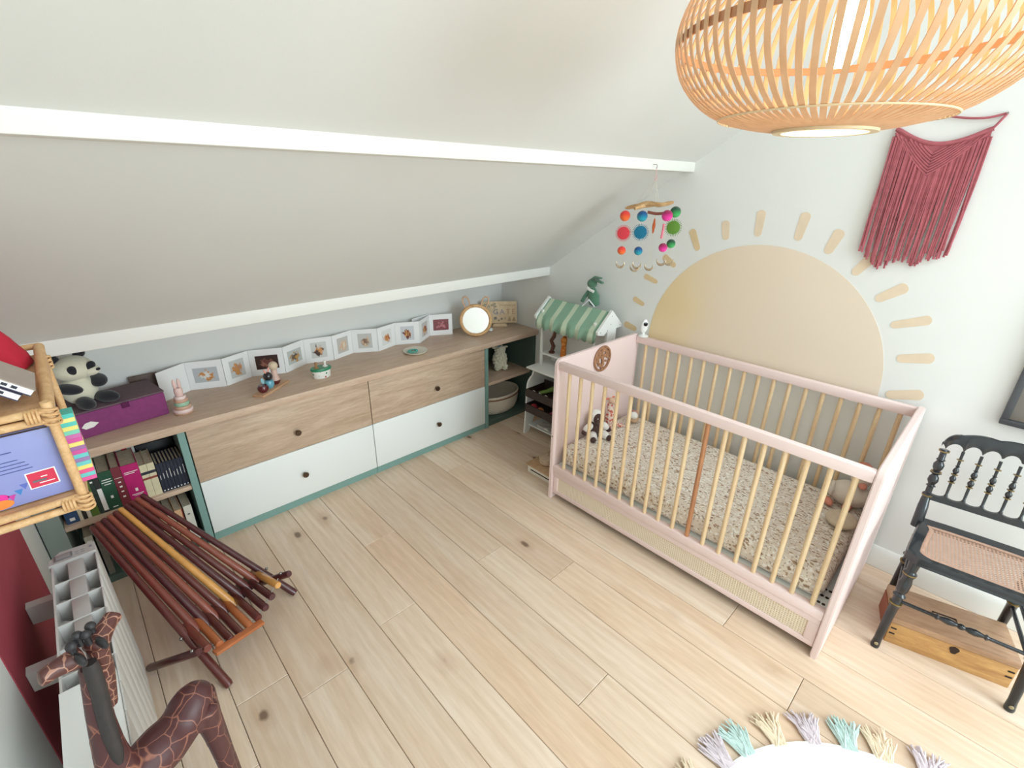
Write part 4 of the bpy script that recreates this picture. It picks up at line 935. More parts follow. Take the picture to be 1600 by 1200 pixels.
bm = NB(); lathe(bm, [(0, .085), (.014, .087), (.021, .098), (.022, .15), (.016, .18), (.014, .19), (0, .19)], 24)
bulb = obj('bulb', bm, mat('glowing_bulb', L('FFE2B0'), .3, emit=(1, .76, .44, 1), es=12), lp, local=True)
pl_ = bpy.data.lights.new('lamp_glow', 'POINT'); pl_.energy = 1.3; pl_.color = (1, .86, .68); pl_.shadow_soft_size = .03
po = bpy.data.objects.new('lamp_glow', pl_); COL.objects.link(po); po.location = (LX, LY, 1.578 + .06)

# ------------------------------------------------------------------ macrame hanging
mc = thing('macrame_hanging', 'burgundy macrame wall hanging with long fringe', 'wall hanging', (XR - .004, .31, 1.2))
M_MAC = mat('burgundy_cotton', L('AE6068'), .95, var=.12, vscale=50, bump=.4, bscale=300)
xm = XR - .010
topz = lambda y: 1.684 - .045 * math.sin(math.pi * min(1, max(0, (y - .19) / .245))) - .012 * (1 - (y - .19) / .245)
def vz(y): return topz(y) - .035 - .075 * max(0, 1 - abs(y - .318) / .085)
bm = NB(); tube(bm, [(xm, y, topz(y)) for y in [.188 + .25 * i / 20 for i in range(21)]], .007, 8); obj('top_cord', bm, M_MAC, mc)
bm = NB()
n = 40; rowsA = []
for i in range(n + 1):
    y = .19 + .246 * i / n; rowsA.append([(y, topz(y) - .004), (y, vz(y))])
pa = [bm.verts.new((xm - .002, y, z)) for (y, z), _ in rowsA]; pb = [bm.verts.new((xm - .002, y, z)) for _, (y, z) in rowsA]
qa = [bm.verts.new((xm + .003, y, z)) for (y, z), _ in rowsA]; qb = [bm.verts.new((xm + .003, y, z)) for _, (y, z) in rowsA]
for i in range(n):
    bm.faces.new((pa[i], pa[i + 1], pb[i + 1], pb[i])); bm.faces.new((qa[i], qb[i], qb[i + 1], qa[i + 1]))
for k in range(8):                                   # V-shaped knot ridges
    for s in (-1, 1):
        pts = []
        for i in range(9):
            u = i / 8; y = .318 + s * (.118 * (1 - u)); z = topz(y) - .012 - u * .082 + k * .009
            if z < topz(y) - .006: pts.append((xm - .004, y, z))
        if len(pts) > 1: tube(bm, pts, .0034, 6)
obj('knotted_band', bm, M_MAC, mc)
bm = NB(); N = 92
for i in range(N):
    y = .186 + .254 * i / (N - 1); u = (y - .186) / .254
    zb = 1.285 - .055 * math.exp(-((u - .72) / .17) ** 2) - .03 * math.exp(-((u - .35) / .12) ** 2) + random.uniform(-.018, .018)
    grp = round(u * 11) / 11; yb_ = y + (grp - u) * .254 * random.uniform(.2, .75) + .002
    x = xm - random.uniform(0, .006); zt = vz(y) + .012
    pts = [(x, y, zt), (x - .001, y + (yb_ - y) * .3 + random.uniform(-.002, .002), zt * .65 + zb * .35), (x - .002, y + (yb_ - y) * .8 + random.uniform(-.003, .003), zt * .3 + zb * .7), (x - .001, yb_ + random.uniform(-.004, .004), zb)]
    tube(bm, catmull(pts, 3), [.0026] * 9 + [.0036], 5)
o = obj('fringe', bm, M_MAC, mc, kind='stuff')
bm = NB(); tube(bm, catmull([(xm, .190, 1.672), (xm, .180, 1.690), (XR - .006, .1695, 1.712)], 4), .0034, 8); tube(bm, catmull([(XR - .006, .1695, 1.712), (xm, .22, 1.702), (xm, .30, 1.712), (xm, .40, 1.745), (XR - .006, .452, 1.77)], 5), .0034, 8)
tube(bm, [(XR - .006, .452, 1.77), (xm, .438, 1.69)], .0034, 8); obj('hanging_cord', bm, M_MAC, mc)
bm = NB(); [lathe(bm, [(0, 0), (.003, 0), (.003, .012), (0, .012)], 8, T(XR - .0005, y, z) @ RY(-90)) for y, z in ((.1695, 1.712), (.452, 1.77))]; obj('nail', bm, mat('steel', L('9A9A98'), .3, 1), mc)

# ------------------------------------------------------------------ picture frame
pf = thing('framed_picture', 'dark framed picture hanging above the black chair', 'picture', (XR - .012, -.30, .758))
bm = NB(); x0, x1 = XR - .024, XR - .001
for y0, y1, z0, z1 in ((-.50, -.098, .758, .778), (-.50, -.098, 1.22, 1.24), (-.118, -.098, .778, 1.22), (-.50, -.48, .778, 1.22)): box(bm, x0, x1, y0, y1, z0, z1, .002)
obj('frame', bm, mat('dark_grey_frame', L('4A4C50'), .35), pf)
bm = NB(); box(bm, XR - .012, XR - .008, -.48, -.118, .778, 1.22); obj('picture_sheet', bm, mat('grey_brown_print', L('8C8278'), .4, var=.25, vscale=6), pf)
bm = NB(); box(bm, XR - .016, XR - .0145, -.4795, -.1185, .7785, 1.2195); obj('glass', bm, mat('picture_glass', (1, 1, 1, 1), .03, trans=1), pf)

# ------------------------------------------------------------------ black chair with cane seat
ch = thing('chair', 'low black lacquered chair with turned spindles and cane seat', 'chair', (1.772, -.03, 0), rz=7)
SZ_ = .40; W_, D_ = .345, .275
def turned(prof, M, name, par=ch, m=M_LACQ, seg=14):
    bm = NB(); lathe(bm, prof, seg, M); return obj(name, bm, m, par, local=True)
def between(a, b):
    a, b = Vector(a), Vector(b); return T(*a) @ (b - a).to_track_quat('Z', 'Y').to_matrix().to_4x4(), (b - a).length
def spindle(h, r):
    k = lambda t, q: (r * q, h * t)
    return [(0, 0), k(0, 1.1), k(.02, 1.1), k(.04, .8), k(.30, .85), k(.315, 1.5), k(.33, .8), k(.38, 1.7), k(.42, 1.75), k(.47, .8), k(.485, 1.6), k(.5, 1.7), k(.515, .8), k(.56, 1.7), k(.60, 1.6), k(.66, .75), k(.675, 1.4), k(.69, .8), k(.80, .85), k(.815, 1.4), k(.83, .8), k(1, .9), (0, h)]
# seat frame: rounded ring
fp = [(0.0, -.02), (.0, -W_ + .02), (.02, -W_ - .012), (.06, -W_ - .016), (D_ - .03, -W_ + .012), (D_ + .008, -W_ + .02), (D_ + .008, -.02), (D_ - .03, -.010), (.06, .016), (.02, .012)]
cxy = (sum(p[0] for p in fp) / len(fp), sum(p[1] for p in fp) / len(fp))
sm = [(p.x, p.y) for p in catmull([Vector((x, y, 0)) for x, y in fp + fp[:1]], 4)][:-1]
ip = [(cxy[0] + (x - cxy[0]) * .76, cxy[1] + (y - cxy[1]) * .82) for x, y in sm]
bm = NB(); nS = len(sm); lv = []
for poly, z in ((sm, SZ_ - .026), (sm, SZ_ - .006), ([(cxy[0] + (x - cxy[0]) * .97, cxy[1] + (y - cxy[1]) * .975) for x, y in sm], SZ_), (ip, SZ_ - .003), (ip, SZ_ - .026)):
    lv.append([bm.verts.new((x, y, z)) for x, y in poly])
for A, B in zip(lv, lv[1:] + lv[:1]):
    for i in range(nS): bm.faces.new((A[i], A[(i + 1) % nS], B[(i + 1) % nS], B[i]))
seat = obj('seat_frame', bm, M_LACQ, ch, local=True)
# woven cane: two crossing sets of strips clipped to the opening
def clip(poly, axis, v):
    pts = []
    for (ax, ay), (bx_, by_) in zip(poly, poly[1:] + poly[:1]):
        p, q = ((ax, ay), (bx_, by_)); a = p[axis]; b = q[axis]
        if (a - v) * (b - v) < 0: t = (v - a) / (b - a); pts.append(p[1 - axis] + t * (q[1 - axis] - p[1 - axis]))
    return (min(pts), max(pts)) if len(pts) >= 2 else None
bm = NB()
for axis, lo_, hi_ in ((0, -.02, D_ + .02), (1, -W_ - .02, .03)):
    v = lo_
    while v < hi_:
        c = clip(ip, axis, v)
        if c and c[1] - c[0] > .01:
            e = .0026; dz = .0004 * axis
            if axis == 0: box(bm, v - e, v + e, c[0] - .004, c[1] + .004, SZ_ - .009 + dz, SZ_ - .0082 + dz)
            else: box(bm, c[0] - .004, c[1] + .004, v - e, v + e, SZ_ - .009 + dz, SZ_ - .0082 + dz)
        v += .0098
bd2 = obj('cane_weave', bm, mat('cane_tan', L('B5937F'), .6, var=.1, vscale=60), seat, local=True, kind='stuff')
bm = NB(); tube(bm, [(x, y, SZ_ - .005) for x, y in [(cxy[0] + (x - cxy[0]) * .72, cxy[1] + (y - cxy[1]) * .78) for x, y in sm]], .007, 6, True, flat=.35); obj('cane_border', bm, MATS['cane_tan'], seat, local=True)
# legs
def legprof(h): k = lambda t, q: (.0145 * q, h * t); return [(0, 0), k(0, .85), k(.02, .95), k(.10, .82), k(.42, .95), k(.50, 1.0), k(.52, 1.25), k(.54, .9), k(.60, .95), k(.62, 1.3), k(.645, .8), k(.68, 1.15), k(.76, 1.25), k(.82, .95), k(.85, 1.3), k(.87, 1.3), k(.89, .95), k(1, 1.2), (0, h)]
feet = []
for (tx, ty, fx, fy) in ((.024, -.014, -.004, .0), (.024, -W_ + .014, -.004, -W_), (D_ - .02, -.03, D_ + .03, -.02), (D_ - .02, -W_ + .03, D_ + .03, -W_ + .02)):
    M, h = between((fx, fy, 0.0005), (tx, ty, SZ_ - .024)); lg = turned(legprof(h), M, 'leg'); feet.append((Vector((fx, fy, 0)), Vector((tx, ty, SZ_ - .024))))
    for t, r in ((.86, .0195), (.53, .0185)):
        bm = NB(); lathe(bm, [(0, h * t - .002), (r, h * t - .002), (r, h * t + .002), (0, h * t + .002)], 14, M); obj('gilt_ring', bm, M_GOLD, lg, local=True)
    bm = NB(); ell(bm, tuple(feet[-1][0] + (feet[-1][1] - feet[-1][0]) * .06 + Vector((-.0135, 0, 0))), (.002, .006, .007), u=10, v=6); obj('gilt_dot', bm, mat('pale_gilt', L('A89A78'), .4, .3), lg, local=True)
def strprof(h):
    k = lambda t, q: (.006 * q, h * t)
    return [(0, 0), k(0, 1), k(.30, 1.0), k(.32, 1.7), k(.335, 1.0), k(.40, 1.9), k(.44, 1.6), k(.47, .9), k(.485, 1.5), k(.5, 1.7), k(.515, 1.5), k(.53, .9), k(.56, 1.6), k(.60, 1.9), k(.665, 1.0), k(.68, 1.7), k(.70, 1.0), k(1, 1), (0, h)]
for i, j, t in ((0, 1, .56), (2, 3, .56), (0, 2, .48), (1, 3, .48), (0, 2, .62), (1, 3, .62)):
    a = feet[i][0] + (feet[i][1] - feet[i][0]) * t; b = feet[j][0] + (feet[j][1] - feet[j][0]) * t
    M, h = between(a, b); turned(strprof(h) if j - i == 1 else [(0, 0), (.006, 0), (.0065, h * .5), (.006, h), (0, h)], M, 'stretcher')
# back
bx0 = D_ + .002; TOPZ = .69
def backx(z): return bx0 + (z - SZ_) * .17
for y in (-.008, -W_ + .008):
    bm = NB(); tube(bm, catmull([(D_ - .02, y, SZ_ - .03), (D_ - .008, y, SZ_ + .02), (backx(.47), y, .47), (backx(.485), y, .485)], 4), [.016] * 6 + [.0155, .014, .0135, .0125, .012, .0115, .011], 12); p1 = obj('back_post', bm, M_LACQ, ch, local=True)
    M, h = between((backx(.484), y, .484), (backx(.66), y, .66)); k = lambda t, q: (.0095 * q, h * t)
    turned([(0, 0), k(0, 1.5), k(.05, 1.5), k(.07, 1.0), k(.2, 1.0), k(.22, 1.5), k(.25, 1.0), k(.33, 1.65), k(.41, 1.5), k(.46, .9), k(.50, 1.8), k(.54, .9), k(.60, 1.5), k(.68, 1.65), k(.75, 1.0), k(.78, 1.4), k(.81, 1.0), k(.95, 1.0), k(.97, 1.6), k(1, 1.2), (0, h)], M, 'back_post_turning')
    for z in (.487, .575, .655):
        bm = NB(); lathe(bm, [(0, -.002), (.0155, -.002), (.0155, .002), (0, .002)], 14, T(backx(z), y, z)); obj('gilt_ring', bm, M_GOLD, p1, local=True)
BP = Matrix(((.17, 0, 1, bx0 - .17 * SZ_), (0, 1, 0, 0), (1, 0, 0, 0), (0, 0, 0, 1)))     # local (z, y, thickness)
nsp = 6; gap = (W_ - .016) / (nsp + 1); ysp = [-.008 - gap * (i + 1) for i in range(nsp)]
# crest: arched underside and gently waved top
up_ = []; dn = []
for i in range(85):
    u = i / 84; y = .004 - u * (W_ + .008)
    zt = .712 + .022 * math.sin(math.pi * u) ** .8 + .006 * abs(math.cos(math.pi * u * 4)) * (1 if .1 < u < .9 else 0)
    for q in (u, 1 - u):
        if q < .09: zt -= .042 * (1 - math.sqrt(max(0, 1 - ((.09 - q) / .09) ** 2)))
    f = ((y + .008) / -gap) % 1.0
    zb = .655 + .030 * math.sqrt(max(0, 1 - (2 * f - 1) ** 2)) + .012 * math.sin(math.pi * u)
    up_.append((zt, y)); dn.append((zb, y))
bm = NB()
vf = {}
for s in (-1, 1):
    vf[s] = [[bm.verts.new(BP @ Vector((z, y, s * tk))) for z, y, tk in ((zt, y, .004), (zt * .6 + zb * .4, y, .010), (zb, y, .004))] for (zt, y), (zb, _) in zip(up_, dn)]
for i in range(84):
    for s in (-1, 1):
        for q in range(2): bm.faces.new((vf[s][i][q], vf[s][i + 1][q], vf[s][i + 1][q + 1], vf[s][i][q + 1]))
    bm.faces.new((vf[-1][i][0], vf[-1][i + 1][0], vf[1][i + 1][0], vf[1][i][0])); bm.faces.new((vf[-1][i][2], vf[-1][i + 1][2], vf[1][i + 1][2], vf[1][i][2]))
obj('crest_rail', bm, M_LACQ, ch, local=True)
bm = NB(); vf = {}
for s in (-1, 1):
    vf[s] = []
    for i in range(85):
        u = i / 84; y = -.004 - u * (W_ - .008); f = ((y + .008) / -gap) % 1.0
        zb = .474; zt = .492 + .016 * (1 - math.sqrt(max(0, 1 - (2 * f - 1) ** 2)))
        vf[s].append([bm.verts.new(BP @ Vector((z, y, s * .006))) for z in (zt, zb)])
for i in range(84):
    for s in (-1, 1): bm.faces.new((vf[s][i][0], vf[s][i + 1][0], vf[s][i + 1][1], vf[s][i][1]))
    for q in (0, 1): bm.faces.new((vf[-1][i][q], vf[-1][i + 1][q], vf[1][i + 1][q], vf[1][i][q]))
obj('lower_rail', bm, M_LACQ, ch, local=True)
for y in ysp:
    M, h = between((backx(.50), y, .50), (backx(.668), y, .668)); sp1 = turned(spindle(h, .0052), M, 'spindle', seg=12)
    for t in (.5, .82, .322): bm = NB(); lathe(bm, [(0, h * t - .0012), (.0098, h * t - .0012), (.0098, h * t + .0012), (0, h * t + .0012)], 12, M); obj('gilt_ring', bm, M_GOLD, sp1, local=True)

# ------------------------------------------------------------------ wooden case under the chair
wc = thing('wooden_case', 'old honey coloured wooden case lying under the black chair', 'case', (1.818, -.048, 0), rz=15)
M_CASE = wood('old_pine', L('B07E4C'), L('D6A86A'), (8, 1.4, 8), .5, grain=5)
M_CASET = wood('case_lid_wood', L('A88264'), L('C6A080'), (8, 1.4, 8), .5, grain=5)
M_CASER = mat('reddish_end_grain', L('9A5A44'), .6, var=.1)
bm = NB(); box(bm, 0, .18, -.33, 0, 0, .088, .002); obj('case_body', bm, M_CASE, wc, local=True)
bm = NB(); box(bm, -.001, .181, -.331, .001, .089, .112, .002); obj('lid', bm, M_CASET, wc, local=True)
bm = NB(); box(bm, .004, .176, .0005, .003, .004, .086); obj('end_board', bm, M_CASER, wc, local=True)
M_IRON = mat('dark_iron', L('3A2E2A'), .5, .5)
bm = NB(); tube(bm, [(.08, -.12, .1142), (.08, -.185, .1142), (.105, -.185, .1142), (.105, -.12, .1142)], .0022, 6, True); obj('handle', bm, M_IRON, wc, local=True)
bm = NB(); prism(bm, [(.012 * math.cos(a) * (1 + .2 * math.sin(3 * a)), .015 * math.sin(a)) for a in [2 * math.pi * i / 20 for i in range(20)]], 0, .0015, T(-.0005, -.175, .07) @ RZ(-90) @ RX(90)); obj('lock_plate', bm, M_IRON, wc, local=True)
for y in (-.012, -.318):
    for z in (.045, .068): bm = NB(); box(bm, -.0012, .001, y - .008, y + .008, z - .003, z + .003); obj('dovetail', bm, M_IRON, wc, local=True)

# ------------------------------------------------------------------ round rug with tassels
rg = thing('rug', 'round white rug edged with mint peach and lilac tassels', 'rug', (.878, -.334, 0))
bm = NB(); lathe(bm, [(0, .0005), (.505, .0005), (.511, .004), (.508, .010), (.49, .0115), (0, .012)], 96); obj('rug_pile', bm, mat('white_cotton_rug', L('F3F5F3'), .95, bump=.8, bscale=120, sheen=.2), rg, local=True)
def tassel():
    bm = NB()
    for i in range(60):
        a = random.uniform(-.55, .55); ln = random.uniform(.06, .10); z0 = random.uniform(.003, .010)
        p = [(0, random.uniform(-.02, .02), z0)]
        for q in (.4, .75, 1): p.append((ln * q * math.cos(a), p[0][1] * (1 - q) + ln * q * math.sin(a) + random.uniform(-.004, .004), max(.003, z0 + random.uniform(-.003, .009) * q)))
        tube(bm, p, [.0027, .003, .003, .002], 5)
    me = bpy.data.meshes.new('tassel'); fin(me, bm); return me
TM = [mat('yarn_mint', L('C6DDD8'), .95), mat('yarn_peach', L('EEDCC2'), .95), mat('yarn_lilac', L('DCD0D6'), .95)]
tms = []
for i in range(4): q = tassel(); q.materials.append(TM[0]); tms.append(q)
for i in range(33):
    a = 360 * i / 33 + random.uniform(-1.5, 1.5)
    piece('tassel', tms[i % 4], rg, RZ(a) @ T(.500, 0, .001), TM[[0, 2, 1][i % 3]])

# ------------------------------------------------------------------ radiator under the wall shelf
M_RAD = mat('radiator_white', L('DADAD8'), .4)
M_RADG = mat('radiator_grey', L('C2C0BE'), .5)
RX0, RX1, RY0, RZ0, RZ1 = -.212, -.120, .85, .085, .55
rd = thing('radiator', 'white finned radiator standing off the dark red wall', 'radiator', ((RX0 + RX1) / 2, 1.2, 0))
NE = 8; PE = .0825
def element():
    bm = NB(); w = PE - .001
    box(bm, 0, .004, 0, w, 0, RZ1 - RZ0)                       # rear plate
    box(bm, RX1 - RX0 - .004, RX1 - RX0, 0, w, 0, RZ1 - RZ0, .0015)   # front plate
    box(bm, .003, RX1 - RX0 - .003, 0, .0022, .02, RZ1 - RZ0 - .001)   # rib between the elements
    M = T(0, 0, RZ1 - RZ0)
    for x0, x1 in ((.004, .032), (.062, RX1 - RX0 - .004)):          # slanting deflector fins
        v = [bm.verts.new(M @ Vector(p)) for p in ((x0, .0022, -.004), (x1, .0022, -.004), (x0, w, -.05), (x0, .0022, -.05))]
        bm.faces.new(v[:3]); bm.faces.new((v[0], v[3], v[2])); bm.faces.new((v[0], v[1], v[3])); bm.faces.new((v[1], v[2], v[3]))
    box(bm, .004, RX1 - RX0 - .004, .0022, w, 0, .34)
    me = bpy.data.meshes.new('element'); fin(me, bm); me.materials.append(M_RAD)
    bm = NB(); box(bm, .031, .063, .001, w - .001, .3, RZ1 - RZ0 - .002, .0015)
    m2 = bpy.data.meshes.new('centre_column'); fin(m2, bm); m2.materials.append(M_RADG); return me, m2
e1, e2 = element(); W0 = WM[rd].inverted()
for i in range(NE):
    o = piece('element', e1, rd, W0 @ T(RX0, RY0 + i * PE, RZ0)); piece('centre_column', e2, o)
yE = RY0 + NE * PE
bm = NB(); prism(bm, [(RX0 - .004, yE), (RX1, yE), (RX1, yE + .045), (RX0 + .02, yE + .05), (RX0 - .004, yE + .02)], RZ0, RZ1 + .006)
hu = obj('control_unit', bm, M_RADG, rd)
bm = NB(); box(bm, RX0 + .008, RX0 + .045, yE + .008, yE + .032, RZ1 + .0062, RZ1 + .0085, .0008); sc1 = obj('display_frame', bm, mat('display_grey', L('77777A'), .4), hu)
bm = NB(); box(bm, RX0 + .012, RX0 + .041, yE + .012, yE + .028, RZ1 + .0086, RZ1 + .0092); obj('display', bm, mat('display_glass', L('A9A5A8'), .15), hu)
bm = NB()
for k in range(4): box(bm, RX0 + .05 + (k % 2) * .012, RX0 + .058 + (k % 2) * .012, yE + .012 + (k // 2) * .01, yE + .0145 + (k // 2) * .01, RZ1 + .0062, RZ1 + .0067)
box(bm, RX1 - .012, RX1 - .006, yE + .022, yE + .03, RZ1 + .0062, RZ1 + .0075); obj('control_marks', bm, mat('mark_grey', L('8A8A90'), .5), hu)
for y in (1.53, 1.285):
    bm = NB(); prism(bm, [(XL + .003, .40), (RX0 - .001, .39), (RX0 - .001, .45), (XL + .003, .455)], y - .013, y + .013, XZ); obj('wall_bracket', bm, M_RAD, rd)
# white rounded tray lying on the radiator
bm = NB(); r = .034; x0, x1, y0, y1 = RX0 + .001, RX1 - .004, .815, 1.045
tp = [(x1, y1), (x0, y1)] + [(x0 + r - r * math.cos(a), y0 + r - r * math.sin(a)) for a in [math.pi / 2 * i / 6 for i in range(7)]] + [(x1 - r + r * math.sin(a), y0 + r - r * math.cos(a)) for a in [math.pi / 2 * i / 6 for i in range(7)]]
prism(bm, tp, RZ1 + .0005, RZ1 + .012); solo('radiator_tray', bm, mat('tray_white', L('F6FAFA'), .35), 'white rounded tray lying on the near end of the radiator', 'tray')

# ------------------------------------------------------------------ carved giraffe statue in the foreground
gf = thing('giraffe_statue', 'carved dark wooden giraffe statue with two heads over entwined necks', 'statue', (-.07, .76, 0))
def remeshed(bm, vox, mt, name, parent, smooth=3):
    me = bpy.data.meshes.new('tmp'); bmesh.ops.recalc_face_normals(bm, faces=bm.faces); bm.to_mesh(me); bm.free()
    o = bpy.data.objects.new('tmp', me); COL.objects.link(o)
    r = o.modifiers.new('r', 'REMESH'); r.mode = 'VOXEL'; r.voxel_size = vox
    s = o.modifiers.new('s', 'SMOOTH'); s.iterations = smooth; s.factor = .5
    dg = bpy.context.evaluated_depsgraph_get(); m2 = bpy.data.meshes.new_from_object(o.evaluated_get(dg))
    bpy.data.objects.remove(o); bpy.data.meshes.remove(me)
    b = bmesh.new(); b.from_mesh(m2); bpy.data.meshes.remove(m2)
    return obj(name, b, mt, parent)
def giraffemat(name, body, line, sc_, th):
    k = NT(name); vo = k.n('ShaderNodeTexVoronoi', i_Scale=sc_); vo.feature = 'DISTANCE_TO_EDGE'
    nz = k.n('ShaderNodeTexNoise', i_Scale=30.0); v = k.coords((1, 1, .8)); k.l(v, nz.inputs['Vector'])
    vm = k.n('ShaderNodeVectorMath', operation='MULTIPLY_ADD'); k.l(nz.outputs['Color'], vm.inputs[0]); vm.inputs[1].default_value = (.012,) * 3; k.l(v, vm.inputs[2])
    k.l(vm.outputs[0], vo.inputs['Vector'])
    k.l(k.mix(k.ramp(vo.outputs['Distance'], [(th, (1, 1, 1, 1)), (th + .028, (0, 0, 0, 1))]).outputs[0], body, line), k.b.inputs['Base Color'])
    k.b.inputs['Roughness'].default_value = .45; k.bump(vo.outputs['Distance'], .3, .002); return k.m
M_GIR = giraffemat('giraffe_body', L('4C2729'), L('94604F'), 30, .004)
M_GIRH = giraffemat('giraffe_head', L('552E2A'), L('A87A66'), 75, .025)
bm = NB()
tube(bm, catmull([(-.125, .745, .60), (-.09, .765, .595), (-.05, .79, .595), (-.022, .805, .615), (-.008, .81, .60)], 5), [.034, .036, .037, .038, .039, .04, .04, .04, .038, .037, .036, .036, .036, .036, .035, .034, .033, .031, .028, .024, .018], 16)
tube(bm, catmull([(-.128, .742, .60), (-.132, .745, .66), (-.126, .75, .74), (-.117, .75, .81), (-.113, .75, .848)], 5), [.036, .033, .030, .027, .025, .023, .0215, .020, .019, .018, .017, .0165, .016, .0155, .015, .0145, .014, .0135, .013, .013, .013], 14)
ell(bm, (-.02, .805, .628), (.022, .022, .022))
for (x, y, fx, fy) in ((-.135, .725, -.14, .72), (-.115, .765, -.118, .77), (-.012, .79, .0, .785), (-.008, .825, .006, .83)):
    tube(bm, catmull([(x, y, .60), (x + .004, y, .50), (x + (fx - x) * .6, y, .34), (x + (fx - x) * .8 + (.006 if x > -.05 else 0), y, .24), (fx, fy, .05), (fx - .006, fy, .0008)], 4), [.024, .022, .020, .018, .017, .016, .015, .0145, .0135, .013, .0125, .0125, .0135, .013, .012, .0115, .011, .0115, .012, .0135, .014], 10)
remeshed(bm, .0042, M_GIR, 'body', gf)
def ghead(name, base, tip, mt, up_=.012):
    base, tip = Vector(base), Vector(tip); d = tip - base; bm = NB()
    tube(bm, catmull([base - d * .15, base, base + d * .5 + Vector((0, 0, .002)), base + d * .9, tip], 4), [.010, .012, .0145, .0155, .016, .0155, .0145, .0135, .0125, .012, .0115, .0115, .012, .0115, .0105, .009, .005], 12)
    return remeshed(bm, .0025, mt, name, gf, 2)
h1 = ghead('head', (-.119, .748, .872), (-.158, .735, .876), M_GIRH)
bm = NB(); tube(bm, catmull([(-.115, .765, .75), (-.104, .765, .81), (-.100, .758, .85), (-.098, .757, .868)], 4), [.013] * 13, 12); obj('second_neck', bm, M_GIRH, gf)
h2 = ghead('head', (-.100, .757, .868), (-.070, .79, .884), M_GIRH)
M_GDK = mat('giraffe_dark', L('2B292C'), .5)
bm = NB(); tube(bm, catmull([(-.124, .727, .665), (-.120, .734, .74), (-.113, .738, .81), (-.109, .739, .862)], 5), [.004, .007, .009, .0095, .010, .010, .010, .010, .010, .010, .010, .010, .010, .010, .009, .008], 10); obj('mane', bm, mat('mane_grey', L('2F2A2A'), .6, var=.2, vscale=60), gf)
for (x, y, z, hh) in ((-.119, .742, .893, h1), (-.112, .757, .894, h1), (-.103, .752, .893, h2), (-.097, .766, .893, h2)):
    bm = NB(); tube(bm, [(x, y, z - .012), (x, y, z + .004)], .004, 8); ell(bm, (x, y, z + .006), .0068, u=12, v=8); obj('horn', bm, M_GDK, hh)
for (x, y, hh, s) in ((-.114, .728, h1, -1), (-.09, .742, h2, -1)):
    bm = NB(); ell(bm, (x, y, .882), (.005, .014, .008), M=RZ(20)); obj('ear', bm, M_GDK, hh)

# ------------------------------------------------------------------ wooden stick chair
sk = thing('stick_chair', 'low folding stick chair of red brown wooden rods', 'chair', (.09, 1.6, 0))
M_ST = [mat('stick_' + c, L(c), .3, var=.1, vscale=25, coat=.4) for c in ('5E2A26', '7A3B30', '8C4A3A', '4E2226', 'B86A3C')]
M_STY = mat('stick_yellow', L('D69A52'), .3, var=.1, coat=.4)
far0, far1 = Vector((-.140, 1.900, .405)), Vector((.012, 1.965, .425))
ft0, ft1 = Vector((.059, 1.338, .010)), Vector((.351, 1.572, .010))       # front feet of the two outer back rods
n10, n11 = far0.lerp(ft0, .70), far1.lerp(ft1, .78)                       # where the back rods end
n20, n21 = Vector((.022, 1.392, .150)), Vector((.300, 1.505, .165))       # near edge of the seat
NA = 10
def rod(a, b, m, r=.0095, name='stick', r2=None):
    bm = NB(); tube(bm, [a, a.lerp(b, .015), a.lerp(b, .5), a.lerp(b, .985), b], [r * .8, r, (r + (r2 or r)) / 2, r2 or r, (r2 or r) * .8], 10); return obj(name, bm, m, sk)
def N1(u): return n10.lerp(n11, u) + Vector((0, 0, -.030 * math.sin(math.pi * u)))
def N2(u): return n20.lerp(n21, u) + Vector((.004, -.020, -.055)) * math.sin(math.pi * u)
acol = [0, 1, 3, 2, 0, 5, 3, 0, 2, 3]
for i in range(NA):
    u = i / (NA - 1); a = far0.lerp(far1, u)
    if i == 0: b = ft0
    elif i == NA - 1: b = ft1
    else: b = a + (N1(u) - a) * 1.02
    rod(a, b, M_STY if i == 5 else M_ST[acol[i]], .0092, 'back_stick', .0138)
bcol = [1, 4, 0, 0, 4, 0, 3, 3, 5]
for i in range(NA - 1):
    u = (i + .5) / (NA - 1); p = N1(u) + Vector((0, 0, .010)); q = N2(u); d = (q - p)
    rod(p - d * .35, q, M_STY if bcol[i] == 5 else M_ST[bcol[i]], .0128, 'seat_stick')
for b0, q in ((Vector((-.116, 1.581, .011)), N2(0) + Vector((-.014, .004, .0))), (Vector((.215, 1.73, .011)), N2(1) + Vector((.022, .004, .006)))):
    rod(b0, b0 + (q - b0) * 1.06, M_ST[3], .0125, 'rear_leg')
M_STEEL = mat('steel', L('9A9A98'), .3, 1)
for f in (N1, N2):
    pts = [f(i / 18) for i in range(19)]
    if f is N2: pts = [p + Vector((-.006, .012, 0)) for p in pts]
    bm = NB(); tube(bm, pts, .0022, 6); obj('threading_wire', bm, M_STEEL, sk)
    for p, q in ((pts[0], pts[1]), (pts[-1], pts[-2])):
        bm = NB(); ell(bm, p + (p - q).normalized() * .018, .0058, u=10, v=8); obj('bolt', bm, M_STEEL, sk)
p0 = N2(.08) + Vector((.004, -.012, -.016)); p1 = N2(.62) + Vector((.004, -.012, -.010))
M, h = between(p0, p1); bm = NB(); box(bm, -.013, .013, -.006, .006, 0, h, .003, M=M); obj('cross_bar', bm, M_ST[4], sk)

